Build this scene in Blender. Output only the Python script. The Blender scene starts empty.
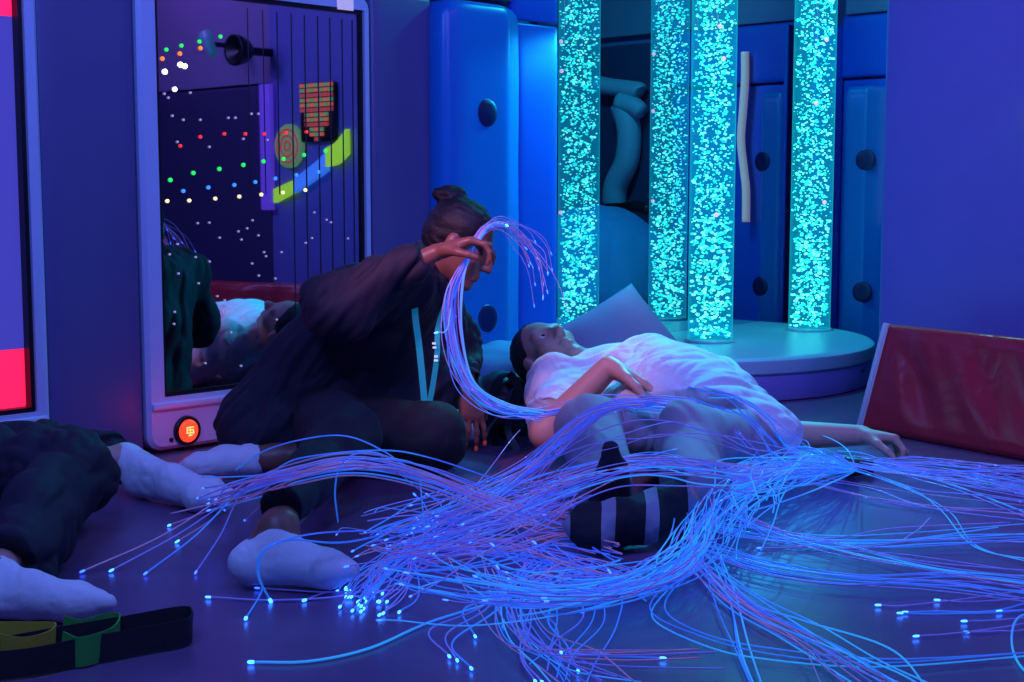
import bpy, bmesh, math, random
import numpy as np
import openvdb
from mathutils import Vector, Matrix

scene = bpy.context.scene
COL = scene.collection
PI = math.pi
rnd = random.Random(11)

# ------------------------------------------------------------------ camera (survey of the place is done from here)
FPX = 1420.0
CAM = np.array([0.0, 0.0, 0.8])
TH = math.atan(150 / FPX)
FW = np.array([0, math.cos(TH), -math.sin(TH)])
UP = np.array([0, math.sin(TH), math.cos(TH)])
RT = np.array([1.0, 0, 0])
cam_data = bpy.data.cameras.new('camera')
cam_data.sensor_width = 36
cam_data.lens = FPX * 36 / 1024
cam_data.clip_start = .05
cam = bpy.data.objects.new('camera', cam_data)
COL.objects.link(cam)
cam.location = CAM
cam.rotation_euler = (PI / 2 - TH, 0, 0)
scene.camera = cam


def ray(px, py):
    return FW + RT * (px - 512) / FPX + UP * (341 - py) / FPX


def onz(px, py, z=0.0):                # survey point at height z
    r = ray(px, py)
    return CAM + r * ((z - CAM[2]) / r[2])


def atd(px, py, d):                    # survey point at distance d into the room
    r = ray(px, py)
    return CAM + r * (d / r[1])


WU = np.array([.686, .728, 0]); WU /= np.linalg.norm(WU)      # along the mirrored wall
WN = np.array([WU[1], -WU[0], 0])                             # out of it, into the room
W0 = np.array([.541, 6.054, 0])
Z = np.array([0, 0, 1.0])


def onplane(px, py, p0, n):
    r = ray(px, py)
    return CAM + r * (np.dot(p0 - CAM, n) / np.dot(r, n))


def onwall(px, py, off=0.0):           # (s, z) on the mirrored wall
    p = onplane(px, py, W0 + WN * off, WN)
    return float(np.dot(p - W0, WU)), float(p[2])


def wpt(s, off, z):
    return W0 + WU * s + WN * off + Z * z


Q0 = np.array([1.342, 5.15, 0])         # edge of the padded partition, which runs along WN and faces -WU


def mirrored(px, py, p0, n, off=0):    # point on plane (p0, n) that the mirrored wall shows at a pixel
    a = onplane(px, py, W0 + WN * off, WN)
    r = ray(px, py)
    r = r - 2 * np.dot(r, WN) * WN
    return a + r * (np.dot(p0 - a, n) / np.dot(r, n))


def mat_from(ax, ay, az, o):
    m = Matrix.Identity(4)
    for i, a in enumerate((ax, ay, az)):
        for j in range(3):
            m[j][i] = float(a[j])
    for j in range(3):
        m[j][3] = float(o[j])
    return m


# ------------------------------------------------------------------ materials
def hexlin(r, g, b):
    f = lambda c: (c / 255 / 12.92) if c / 255 <= .04045 else ((c / 255 + .055) / 1.055) ** 2.4
    return (f(r), f(g), f(b), 1)


MATS = {}


def mat(name, col, rough=.5, metal=0, emis=None, es=0, bump=None, spec=.5, vary=0, coat=0, sheen=0, sss=0):
    m = bpy.data.materials.new(name)
    m.use_nodes = True
    nt = m.node_tree
    b = nt.nodes['Principled BSDF']
    if len(col) == 3:
        col = (*col, 1)
    b.inputs['Base Color'].default_value = col
    b.inputs['Roughness'].default_value = rough
    b.inputs['Metallic'].default_value = metal
    b.inputs['Specular IOR Level'].default_value = spec
    if coat:
        b.inputs['Coat Weight'].default_value = coat
        b.inputs['Coat Roughness'].default_value = .2
    if sheen:
        b.inputs['Sheen Weight'].default_value = sheen
    if emis:
        b.inputs['Emission Color'].default_value = (*emis[:3], 1)
        b.inputs['Emission Strength'].default_value = es
    tc = nt.nodes.new('ShaderNodeTexCoord')
    if vary:
        n = nt.nodes.new('ShaderNodeTexNoise')
        n.inputs['Scale'].default_value = 7
        n.inputs['Detail'].default_value = 4
        nt.links.new(tc.outputs['Object'], n.inputs['Vector'])
        mr = nt.nodes.new('ShaderNodeMapRange')
        mr.inputs['To Min'].default_value = 1 - vary
        mr.inputs['To Max'].default_value = 1 + vary
        nt.links.new(n.outputs['Fac'], mr.inputs['Value'])
        mx = nt.nodes.new('ShaderNodeVectorMath')
        mx.operation = 'SCALE'
        mx.inputs[0].default_value = col[:3]
        nt.links.new(mr.outputs['Result'], mx.inputs['Scale'])
        nt.links.new(mx.outputs['Vector'], b.inputs['Base Color'])
    if bump:
        sc, st, dist = bump[:3]
        n = nt.nodes.new('ShaderNodeTexNoise')
        n.inputs['Scale'].default_value = sc
        n.inputs['Detail'].default_value = 3
        n.inputs['Distortion'].default_value = bump[3] if len(bump) > 3 else 0
        nt.links.new(tc.outputs['Object'], n.inputs['Vector'])
        bp = nt.nodes.new('ShaderNodeBump')
        bp.inputs['Strength'].default_value = st
        bp.inputs['Distance'].default_value = dist
        nt.links.new(n.outputs['Fac'], bp.inputs['Height'])
        nt.links.new(bp.outputs['Normal'], b.inputs['Normal'])
    MATS[name] = m
    return m


# ------------------------------------------------------------------ object helpers
def world_loc(o):
    v = Vector((0, 0, 0))
    while o is not None:
        v = v + o.location
        o = o.parent
    return v


def link_mesh(name, verts, faces, m, parent=None, smooth=True, loc=None, mats=None, fmat=None):
    me = bpy.data.meshes.new(name)
    o_ = np.array(loc if loc is not None else (0, 0, 0), float)
    v = np.asarray(verts, float) - o_
    me.from_pydata(v.tolist(), [], [list(map(int, f)) for f in faces] if not isinstance(faces, np.ndarray) else faces.tolist())
    for mm in (mats or [m]):
        me.materials.append(mm)
    if fmat is not None:
        me.polygons.foreach_set('material_index', np.asarray(fmat, dtype=np.int32))
    me.update()
    if smooth:
        me.polygons.foreach_set('use_smooth', np.ones(len(me.polygons), dtype=bool))
    o = bpy.data.objects.new(name, me)
    COL.objects.link(o)
    if parent is not None:
        o.parent = parent
        o.location = Vector(o_) - world_loc(parent)
    else:
        o.location = Vector(o_)
    return o


def bm_obj(name, bm, m, parent=None, matrix=None, smooth=True, mats=None, angle=None):
    bmesh.ops.recalc_face_normals(bm, faces=bm.faces)
    if matrix is not None:
        bm.transform(matrix)
    bm.normal_update()
    co = np.array([v.co[:] for v in bm.verts])
    base = np.array([(co[:, 0].min() + co[:, 0].max()) / 2, (co[:, 1].min() + co[:, 1].max()) / 2, co[:, 2].min()])
    bm.transform(Matrix.Translation(Vector(-base)))
    me = bpy.data.meshes.new(name)
    bm.to_mesh(me)
    bm.free()
    for mm in (mats or [m]):
        me.materials.append(mm)
    if smooth:
        for p in me.polygons:
            p.use_smooth = True
        if angle:
            me.set_sharp_from_angle(angle=angle)
    o = bpy.data.objects.new(name, me)
    COL.objects.link(o)
    if parent is not None:
        o.parent = parent
        o.location = Vector(base) - world_loc(parent)
    else:
        o.location = Vector(base)
    return o


def thing(name, label, cat, loc, group=None):
    o = bpy.data.objects.new(name, None)
    o.empty_display_size = .05
    COL.objects.link(o)
    o.location = Vector([float(c) for c in loc])
    o['label'] = label
    o['category'] = cat
    if group:
        o['group'] = group
    return o


def tag(o, label, cat, group=None):
    o['label'] = label
    o['category'] = cat
    if group:
        o['group'] = group
    return o


def struct(o):
    o['kind'] = 'structure'
    return o


def bm_box(x0, x1, y0, y1, z0, z1, bev=0, seg=3):
    bm = bmesh.new()
    bmesh.ops.create_cube(bm, size=1)
    for v in bm.verts:
        v.co = Vector(((x0 + x1) / 2 + v.co.x * (x1 - x0), (y0 + y1) / 2 + v.co.y * (y1 - y0), (z0 + z1) / 2 + v.co.z * (z1 - z0)))
    if bev:
        bmesh.ops.bevel(bm, geom=bm.edges[:], offset=bev, segments=seg, profile=.5, affect='EDGES')
    return bm


def bm_pad(x0, x1, y0, y1, z0, z1, bev=.02, puff=.012, n=14):
    """upholstered panel: bevelled box whose large face (-y) is subdivided and slightly puffed and creased"""
    bm = bm_box(x0, x1, y0, y1, z0, z1, bev, 3)
    big = [f for f in bm.faces if f.normal.y < -.99 and f.calc_area() > .5 * (x1 - x0) * (z1 - z0)]
    if big:
        ed = list({e for f in big for e in f.edges})
        bmesh.ops.subdivide_edges(bm, edges=ed, cuts=n, use_grid_fill=True)
        for v in bm.verts:
            if v.co.y < y0 + 1e-4:
                a = (v.co.x - x0) / (x1 - x0)
                c = (v.co.z - z0) / (z1 - z0)
                w = max(0, min(1, 8 * min(a, 1 - a))) * max(0, min(1, 8 * min(c, 1 - c)))
                v.co.y -= puff * w * (.8 + .2 * math.sin(9 * v.co.x + 5 * v.co.z) * math.sin(4 * v.co.z))
    return bm


def wall_matrix(s, off, z):            # local x along the mirrored wall, local -y into the room
    return mat_from(WU, -WN, Z, wpt(s, off, z))


def part_matrix(t, off, z):            # local x along the partition (away from the mirrored wall), local -y towards -WU
    return mat_from(WN, WU, Z, Q0 + WN * t - WU * off + Z * z)


def bm_lathe(prof, seg=32, cap=True):
    bm = bmesh.new()
    rings = []
    for r, z in prof:
        rings.append([bm.verts.new((r * math.cos(2 * PI * i / seg), r * math.sin(2 * PI * i / seg), z)) for i in range(seg)])
    for a, b in zip(rings[:-1], rings[1:]):
        for i in range(seg):
            bm.faces.new((a[i], a[(i + 1) % seg], b[(i + 1) % seg], b[i]))
    if cap:
        bm.faces.new(rings[0][::-1])
        bm.faces.new(rings[-1])
    return bm


def catmull(P, n):
    P = np.asarray(P, float)
    P = np.vstack([2 * P[0] - P[1], P, 2 * P[-1] - P[-2]])
    out = []
    m = len(P) - 3
    tt = np.linspace(0, m, n)
    for t in tt:
        i = min(int(t), m - 1)
        f = t - i
        a, b, c, d = P[i:i + 4]
        out.append(.5 * (2 * b + (c - a) * f + (2 * a - 5 * b + 4 * c - d) * f ** 2 + (3 * b - 3 * c + d - a) * f ** 3))
    return np.array(out)


def tube_np(path, rad, sides=6, close=True):
    """swept tube along path; returns verts, faces"""
    path = np.asarray(path)
    n = len(path)
    rad = np.full(n, rad) if np.isscalar(rad) else np.asarray(rad)
    T = np.gradient(path, axis=0)
    T /= np.linalg.norm(T, axis=1)[:, None] + 1e-9
    ref = np.array([0.0, 0, 1])
    if abs(T[0] @ ref) > .9:
        ref = np.array([1.0, 0, 0])
    N = np.zeros_like(T)
    v = np.cross(T[0], ref)
    for i in range(n):
        v = v - T[i] * (v @ T[i])
        v /= np.linalg.norm(v) + 1e-9
        N[i] = v
    B = np.cross(T, N)
    ang = np.arange(sides) * 2 * PI / sides
    V = path[:, None, :] + rad[:, None, None] * (np.cos(ang)[None, :, None] * N[:, None, :] + np.sin(ang)[None, :, None] * B[:, None, :])
    V = V.reshape(-1, 3)
    i = np.arange(n - 1)[:, None] * sides
    j = np.arange(sides)[None, :]
    j2 = (j + 1) % sides
    Fq = np.stack([i + j, i + j2, i + sides + j2, i + sides + j], -1).reshape(-1, 4).tolist()
    if close:
        Fq.append(list(range(sides))[::-1])
        Fq.append([(n - 1) * sides + k for k in range(sides)])
    return V, Fq


def ribbon(name, path, widths, wdir, thick, m, parent=None):
    """flat strap along path; wdir = width direction (single or per point)"""
    path = np.asarray(path, float)
    n = len(path)
    wd = np.broadcast_to(np.asarray(wdir, float), (n, 3)).copy()
    T = np.gradient(path, axis=0)
    T /= np.linalg.norm(T, axis=1)[:, None]
    wd -= T * (wd * T).sum(1)[:, None]
    wd /= np.linalg.norm(wd, axis=1)[:, None]
    N = np.cross(T, wd)
    w = np.broadcast_to(np.asarray(widths, float), (n,))[:, None] / 2
    h = thick / 2
    V = np.stack([path - wd * w - N * h, path + wd * w - N * h, path + wd * w + N * h, path - wd * w + N * h], 1).reshape(-1, 3)
    F = []
    for i in range(n - 1):
        for k in range(4):
            k2 = (k + 1) % 4
            F.append((i * 4 + k, i * 4 + k2, i * 4 + 4 + k2, i * 4 + 4 + k))
    F += [(3, 2, 1, 0), tuple((n - 1) * 4 + k for k in range(4))]
    o = link_mesh(name, V, F, m, parent, loc=[*path.mean(0)[:2], V[:, 2].min()])
    o.data.set_sharp_from_angle(angle=.7)
    return o


# ------------------------------------------------------------------ soft bodies: blended distance fields
def nrm(v):
    v = np.asarray(v, float)
    return v / (np.linalg.norm(v) + 1e-12)


def cone(a, b, r1, r2, k=.03, flat=None):
    return dict(t='c', a=np.array(a, float), b=np.array(b, float), r1=r1, r2=r2, k=k, flat=flat)


def ell(c, r, axes=None, k=.03, sub=False):
    return dict(t='e', c=np.array(c, float), r=np.array(r, float), ax=np.eye(3) if axes is None else np.array(axes, float), k=k, sub=sub)


def cut(p, n, R, k=.006):
    return dict(t='p', p=np.array(p, float), n=nrm(n), R=R, k=k)


def field_mesh(prims, vox):
    lo = np.full(3, 1e9); hi = -lo
    for p in prims:
        if p['t'] == 'c':
            m = max(p['r1'], p['r2'])
            p['lo'] = np.minimum(p['a'] - p['r1'], p['b'] - p['r2']); p['hi'] = np.maximum(p['a'] + p['r1'], p['b'] + p['r2'])
        elif p['t'] == 'e':
            m = p['r'].max()
            e = np.sqrt(((p['ax'] * p['r'][:, None]) ** 2).sum(0))
            p['lo'] = p['c'] - e; p['hi'] = p['c'] + e
        else:
            p['lo'] = p['p'] - p['R']; p['hi'] = p['p'] + p['R']
        if p['t'] != 'p' and not p.get('sub'):
            lo = np.minimum(lo, p['lo']); hi = np.maximum(hi, p['hi'])
    lo -= .03; hi += .03
    dim = np.ceil((hi - lo) / vox).astype(int) + 1
    D = np.full(dim, .5, np.float32)
    ax = [lo[i] + vox * np.arange(dim[i]) for i in range(3)]
    for p in prims:
        mg = p['k'] + 3 * vox
        i0 = np.clip(np.floor((p['lo'] - mg - lo) / vox).astype(int), 0, dim - 1)
        i1 = np.clip(np.ceil((p['hi'] + mg - lo) / vox).astype(int) + 1, 1, dim)
        if (i1 <= i0).any():
            continue
        X = ax[0][i0[0]:i1[0]].astype(np.float32)[:, None, None]
        Y = ax[1][i0[1]:i1[1]].astype(np.float32)[None, :, None]
        Zz = ax[2][i0[2]:i1[2]].astype(np.float32)[None, None, :]
        sl = tuple(slice(a, b) for a, b in zip(i0, i1))
        S = D[sl]
        if p['t'] == 'c':
            ba = p['b'] - p['a']
            L2 = max(ba @ ba, 1e-10)
            x, y, z = X - p['a'][0], Y - p['a'][1], Zz - p['a'][2]
            t = np.clip((x * ba[0] + y * ba[1] + z * ba[2]) / L2, 0, 1)
            qx, qy, qz = x - t * ba[0], y - t * ba[1], z - t * ba[2]
            q2 = qx * qx + qy * qy + qz * qz
            if p['flat'] is not None:
                fa, ff = nrm(p['flat'][0]), p['flat'][1]
                dp = qx * fa[0] + qy * fa[1] + qz * fa[2]
                q2 = q2 + (ff * ff - 1) * dp * dp
            d = np.sqrt(q2) - (p['r1'] + (p['r2'] - p['r1']) * t)
        elif p['t'] == 'e':
            x, y, z = X - p['c'][0], Y - p['c'][1], Zz - p['c'][2]
            A = p['ax']
            k0 = 0; k1 = 0
            for i in range(3):
                q = (x * A[i][0] + y * A[i][1] + z * A[i][2])
                k0 = k0 + (q / p['r'][i]) ** 2
                k1 = k1 + (q / p['r'][i] ** 2) ** 2
            k0 = np.sqrt(k0); k1 = np.sqrt(k1) + 1e-9
            d = k0 * (k0 - 1) / k1
        else:
            d = (X - p['p'][0]) * p['n'][0] + (Y - p['p'][1]) * p['n'][1] + (Zz - p['p'][2]) * p['n'][2]
            d = np.broadcast_to(d, S.shape)
            inside = ((X - p['p'][0]) ** 2 + (Y - p['p'][1]) ** 2 + (Zz - p['p'][2]) ** 2) < p['R'] ** 2
            S[...] = np.where(inside, np.maximum(S, d), S)
            continue
        k = p['k']
        if p.get('sub'):
            h = np.clip(.5 - .5 * (S + d) / k, 0, 1)
            S[...] = S * (1 - h) + (-d) * h + k * h * (1 - h)
        else:
            h = np.clip(.5 + .5 * (S - d) / k, 0, 1)
            S[...] = S * (1 - h) + d * h - k * h * (1 - h)
    g = openvdb.FloatGrid(.5)
    g.copyFromArray(D)
    pts, quads = g.convertToQuads(0.0)
    pts = np.asarray(pts) * vox + lo
    quads = np.asarray(quads)[:, ::-1]
    return pts, quads


def vnormals(V, Fq):
    a, b, c, d = (V[Fq[:, i]] for i in range(4))
    n = np.cross(c - a, d - b)
    N = np.zeros_like(V)
    for i in range(4):
        np.add.at(N, Fq[:, i], n)
    return N / (np.linalg.norm(N, axis=1)[:, None] + 1e-12)


def hash3(i):
    h = (i[..., 0] * 374761393 + i[..., 1] * 668265263 + i[..., 2] * 2147483647) & 0xffffffff
    h = ((h ^ (h >> 13)) * 1274126177) & 0xffffffff
    return ((h ^ (h >> 16)) & 0xffff) / 65535.0


def vnoise(P):
    i = np.floor(P).astype(np.int64)
    f = P - i
    f = f * f * (3 - 2 * f)
    r = 0
    for dx in (0, 1):
        for dy in (0, 1):
            for dz in (0, 1):
                w = (f[:, 0] if dx else 1 - f[:, 0]) * (f[:, 1] if dy else 1 - f[:, 1]) * (f[:, 2] if dz else 1 - f[:, 2])
                r = r + w * hash3(i + np.array([dx, dy, dz]))
    return r


def folds(V, Fq, amp, axes, freq, seed=0.0):
    """cloth folds: ridged stretched noise pushed along the normals. axes: 3 rows, freq per axis"""
    N = vnormals(V, Fq)
    A = np.array([nrm(a) for a in axes])
    P = (V @ A.T) * np.array(freq) + seed
    P = P + .6 * vnoise(P * .7 + 5)[:, None]
    n = 1 - np.abs(2 * vnoise(P) - 1)
    n2 = 1 - np.abs(2 * vnoise(P * 2.1 + 9) - 1)
    return V + N * (amp * ((n - .5) + .4 * (n2 - .5)))[:, None]


def relax(V, Fq, it=1):
    for _ in range(it):
        S = np.zeros_like(V); C = np.zeros(len(V))
        for i in range(4):
            for j in (1, 3):
                np.add.at(S, Fq[:, i], V[Fq[:, (i + j) % 4]])
                np.add.at(C, Fq[:, i], 1)
        V = V * .4 + .6 * S / np.maximum(C, 1)[:, None]
    return V


def soft(name, prims, vox, m, parent, fold=None, smooth_it=1):
    V, Fq = field_mesh(prims, vox)
    V = relax(V, Fq, smooth_it)
    if fold:
        V = folds(V, Fq, *fold)
    lo = V.min(0); hi = V.max(0)
    return link_mesh(name, V, Fq, m, parent, loc=[(lo[0] + hi[0]) / 2, (lo[1] + hi[1]) / 2, lo[2]])


def hand_prims(w, d, n, thumb=1, curls=None, spread=.12, L=1.0, thumb_in=.3):
    """hand from wrist w along d, palm facing n; thumb=+1: thumb on the side d x n"""
    d = nrm(d); n = nrm(np.asarray(n, float) - d * np.dot(n, d)); s = np.cross(d, n) * thumb
    w = np.array(w, float)
    curls = curls or [(.25, .35, .25)] * 4
    P = []
    off = [.030, .010, -.011, -.030]
    ln = [.088, .092, .087, .078]
    segs = [(.042, .026, .021), (.047, .030, .022), (.043, .028, .021), (.033, .021, .019)]
    for i in range(4):
        kb = w + L * (d * ln[i] + s * off[i])
        P.append(cone(w + L * (s * off[i] * .55 + d * .012), kb, .0165 * L, .0115 * L, .014))
        a = (1.5 - i) * spread
        dd = nrm(d * math.cos(a) + s * math.sin(a))
        c = 0
        p = kb
        r = (.0098 if i < 3 else .0085) * L
        for q in range(3):
            c += curls[i][q]
            v = dd * math.cos(c) + n * math.sin(c)
            e = p + v * segs[i][q] * L
            r2 = r * .88
            P.append(cone(p, e, r, r2, .005))
            p, r = e, r2
    tb = w + L * (d * .022 + s * .022 + n * .004)
    v = nrm(d * .72 + s * .75 + n * thumb_in)
    p1 = tb + v * .042 * L
    P.append(cone(tb, p1, .0165 * L, .012 * L, .012))
    v2 = nrm(d * .9 + s * .4 + n * (thumb_in + .1))
    p2 = p1 + v2 * .033 * L
    P.append(cone(p1, p2, .0115 * L, .0105 * L, .006))
    v3 = nrm(d * .97 + s * .15 + n * (thumb_in + .25))
    P.append(cone(p2, p2 + v3 * .026 * L, .0105 * L, .008 * L, .005))
    P.append(ell(w + L * (d * .045 + n * .004), np.array([.036, .045, .016]) * L, (s, d, n), .014))
    return P


def head_prims(c, f, u, S=1.0):
    f = nrm(f); u = nrm(np.asarray(u, float) - f * np.dot(u, f)); s = np.cross(f, u)
    c = np.array(c, float)
    A = (s, f, u)
    W = lambda x, y, z: c + S * (s * x + f * y + u * z)
    E = lambda p, r, k=.02, sub=False: ell(W(*p), np.array(r) * S, A, k * S, sub)
    P = [E((0, -.015, .035), (.076, .097, .086), .02),
         E((0, .03, -.03), (.061, .064, .088), .03),
         cone(W(0, .015, -.055), W(0, .06, -.098), .047 * S, .026 * S, .025 * S),
         E((0, .074, -.102), (.021, .017, .015), .015),
         cone(W(0, .088, .006), W(0, .112, -.03), .008 * S, .0125 * S, .012 * S),
         E((.011, .1, -.035), (.009, .009, .008), .008), E((-.011, .1, -.035), (.009, .009, .008), .008),
         E((0, .09, -.062), (.024, .0125, .0065), .006), E((0, .088, -.075), (.021, .0125, .0075), .006),
         cone(W(-.042, .072, .022), W(.042, .072, .022), .012 * S, .012 * S, .018 * S),
         E((.04, .056, -.022), (.026, .026, .022), .02), E((-.04, .056, -.022), (.026, .026, .022), .02),
         E((.079, -.008, -.008), (.009, .021, .032), .008), E((-.079, -.008, -.008), (.009, .021, .032), .008),
         E((.031, .098, .002), (.017, .015, .011), .01, True), E((-.031, .098, .002), (.017, .015, .011), .01, True)]
    return P, W


def eyes(W, S, parent, m_eye, m_iris):
    for sx in (-1, 1):
        c = W(sx * .031, .074, .002); fdir = nrm(W(sx * .031, .174, .002) - c)
        r = .0125 * S
        bm = bmesh.new()
        bmesh.ops.create_uvsphere(bm, u_segments=16, v_segments=12, radius=r)
        for fa in bm.faces:
            fa.material_index = 1 if fa.calc_center_median().z > r * .82 else 0
        q = Vector(fdir).to_track_quat('Z', 'Y').to_matrix().to_4x4()
        q.translation = Vector(c)
        bm_obj('eye', bm, None, parent, q, mats=[m_eye, m_iris])
# ------------------------------------------------------------------ room materials
M_floor = mat('floor_vinyl', (.165, .092, .19), .27, bump=(9, .25, .004), vary=.12, spec=.6)
M_purple = mat('purple_vinyl', (.12, .11, .28), .42, bump=(5, .25, .006), vary=.05)
M_lilac = mat('lilac_vinyl', (.21, .22, .56), .42, bump=(4, .3, .006), vary=.05)
M_bluepad = mat('blue_vinyl', (.008, .22, .66), .3, bump=(5, .15, .004))
M_bluedark = mat('deep_blue_vinyl', (.008, .10, .62), .4, bump=(5, .2, .004))
M_seam = mat('dark_seam', (.01, .01, .03), .6)
M_frame = mat('mirror_frame_white_plastic', (.56, .60, .88), .35, bump=(60, .05, .001))
M_black = mat('black_trim', (.006, .006, .01), .35)
M_wallpaint = mat('wall_paint', (.24, .2, .5), .7, bump=(40, .1, .002))
M_lavender = mat('lavender_paint', (.3, .24, .4), .7)
M_ceil = mat('ceiling_paint', (.35, .33, .55), .8)
M_mirror = mat('mirror_glass', (.62, .62, .74), .012, metal=1)
M_mirror2 = mat('bubble_wall_mirror', (.55, .54, .6), .02, metal=1, bump=(3, .02, .002))
M_red_mat = mat('red_vinyl', (.55, .025, .04), .28, bump=(4, .6, .02, 1.2), vary=.08)
M_piping = mat('pale_piping', (.75, .68, .72), .5)
M_white = mat('white_plastic', (.75, .75, .8), .4)

# ------------------------------------------------------------------ floor, ceiling, walls
struct(link_mesh('floor', [(-6, -3, 0), (6, -3, 0), (6, 11, 0), (-6, 11, 0)], [(0, 1, 2, 3)], M_floor, smooth=False))
struct(link_mesh('ceiling', [(-6, 1.5, 2.75), (6, 1.5, 2.75), (6, 11, 2.75), (-6, 11, 2.75)], [(3, 2, 1, 0)], M_ceil, smooth=False))
# mirrored wall: runs along WU from far left of the camera to the alcove
S_END = 1.7
struct(bm_obj('wall_left', bm_box(-4.2, S_END + .1, .085, .18, 0, 2.75), M_wallpaint, None, wall_matrix(0, 0, 0), smooth=False))
# alcove back wall, perpendicular to it
B0 = wpt(1.62, 0, 0)
MB = lambda t, off, z: mat_from(WN, WU, Z, B0 + WN * t - WU * off + Z * z)
struct(bm_obj('wall_back', bm_box(0, 3.6, .03, .13, 0, 2.75), M_wallpaint, None, MB(0, 0, 0), smooth=False))
# padded partition
struct(bm_obj('wall_right', bm_box(.012, 4.2, .05, .12, 0, 2.75), M_wallpaint, None, part_matrix(0, 0, 0), smooth=False))

ZB = float(mirrored(300, 80, Q0, WU)[2])
# partition upholstery: one tall pad at the free end, further pads beyond the frame of view
def pad(name, label, matrix, x0, x1, z0, z1, m, d=.05, bev=.018, puff=.01, off=0):
    o = bm_obj(name, bm_pad(x0, x1, -d - off, -off, z0, z1, bev, puff), m, None, matrix)
    return tag(o, label, 'wall pad')

pad('wall_pad', 'tall lilac padded wall panel standing behind the red mat', part_matrix(0, -.05, 0), 0, 1.25, .01, 2.1, M_lilac, .075, .02, .012)
M_dim = mat('dim_purple_vinyl', (.06, .05, .13), .45, bump=(5, .2, .006))
pad('wall_pad', 'dark purple wall pad carrying the round target and neon shapes', part_matrix(0, -.05, 0), 1.26, 3.6, .01, ZB - .01, M_dim, .06, .02, .004)
struct(bm_obj('trim_1', bm_box(1.26, 4.2, -.005, .05, ZB, 2.75), M_lavender, None, part_matrix(0, 0, 0), smooth=False))

# ------------------------------------------------------------------ mirrored wall: pads between the units
def sx(px, py=191, off=0.0):
    return onwall(px, py, off)[0]

s_a, s_b = sx(42, 200, .05), sx(141, 200, .05)
pad('wall_pad', 'purple padded wall panel between the two framed mirror units', wall_matrix(0, 0, 0), s_a + .004, s_b - .004, .012, 1.72, M_purple, .04, .012, .008)
s_c, s_d = sx(371, 200, .04), sx(432, 200, .04)
pad('wall_pad', 'narrow purple padded panel between mirror frame and blue column', wall_matrix(0, 0, 0), s_c + .004, s_d - .002, .012, 1.475, M_purple, .045, .012, .008)
s_e, s_f = sx(514, 200, .02), sx(556, 200, .02)
pad('wall_pad', 'narrow blue padded panel beside the first bubble tube reflection', wall_matrix(0, 0, 0), s_e, s_f, .012, 1.435, M_bluedark, .03, .01, .006)
pad('wall_pad', 'deep blue upper pad above the narrow blue panel', wall_matrix(0, 0, 0), s_e - .02, s_f, 1.445, 2.3, M_bluedark, .03, .01, .004)
pad('wall_pad', 'dark purple upper pad above the blue column with round holes', wall_matrix(0, 0, 0), s_c + .004, s_e - .024, 1.505, 2.3, M_purple, .04, .01, .004)

# blue column pad with two dark round holes
def column_pad(label, matrix, w, depth, h, holes, hx):
    root = thing('padded_column', label, 'padded column', (matrix @ Vector((0, 0, 0)))[:])
    bm = bmesh.new()
    n = 28
    prof = [(-w / 2, 0)]
    keys = [(-.5, .0), (-.5, .6), (-.47, .85), (-.40, .96), (-.3, 1.0), (-.1, 1.0), (.08, 1.0), (.15, .985), (.20, .93), (.28, .76), (.40, .50), (.44, .40), (.48, .28), (.5, .1)]
    for x, y in catmull([[a, b, 0] for a, b in keys], 64)[:, :2]:
        prof.append((w * x, -depth * y))
    prof.append((w / 2, 0))
    zs = [(0.012, .97), (.02, 1)] + [(.02 + (h - .08) * i / 14, 1) for i in range(1, 15)] + [(h - .045, .99), (h - .02, .955), (h - .005, .88), (h, .78)]
    rings = []
    for z, k in zs:
        wob = 1 + .006 * math.sin(11 * z + 1)
        rings.append([bm.verts.new((x * k * wob, y * k * wob, z)) for x, y in prof])
    for a, b in zip(rings[:-1], rings[1:]):
        for i in range(len(prof) - 1):
            bm.faces.new((a[i], a[i + 1], b[i + 1], b[i]))
    bm.faces.new(rings[-1]); bm.faces.new(rings[0][::-1])
    bm_obj('cushion', bm, M_bluepad, root, matrix, angle=1.0)
    for z in holes:
        # place on the curved face
        best = min(range(len(prof)), key=lambda i: abs(prof[i][0] - hx) + (0 if prof[i][1] < -depth * .3 else 9))
        y = prof[best][1]
        nx, ny = (hx / (w / 2)) * .45, -1.0
        q = Vector((nx, ny, 0)).normalized()
        m4 = mat_from((-q.y, q.x, 0), (0, 0, 1), (q.x, q.y, 0), (hx - q.x * .012, y - q.y * .012, z))
        bm_obj('round_hole', bm_lathe([(.050, .004), (.051, .0125), (.047, .0155), (.03, .017), (0.001, .0175)], 28, False), M_hole, root, matrix @ m4)
    return root

M_hole = mat('dark_hole_cap', (.006, .012, .10), .4)
s0, s1 = sx(439, 200, .09), sx(524, 200, .055)
cs = (s0 + s1) / 2
hz1, hz2 = onwall(487, 113, .12)[1], onwall(487, 318, .12)[1]
column_pad('bright blue padded column with two dark round holes behind the seated woman', wall_matrix(cs, 0, 0), s1 - s0 - .004, .13, 1.475, (hz1, hz2), sx(487, 200, .13) - cs)

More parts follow.
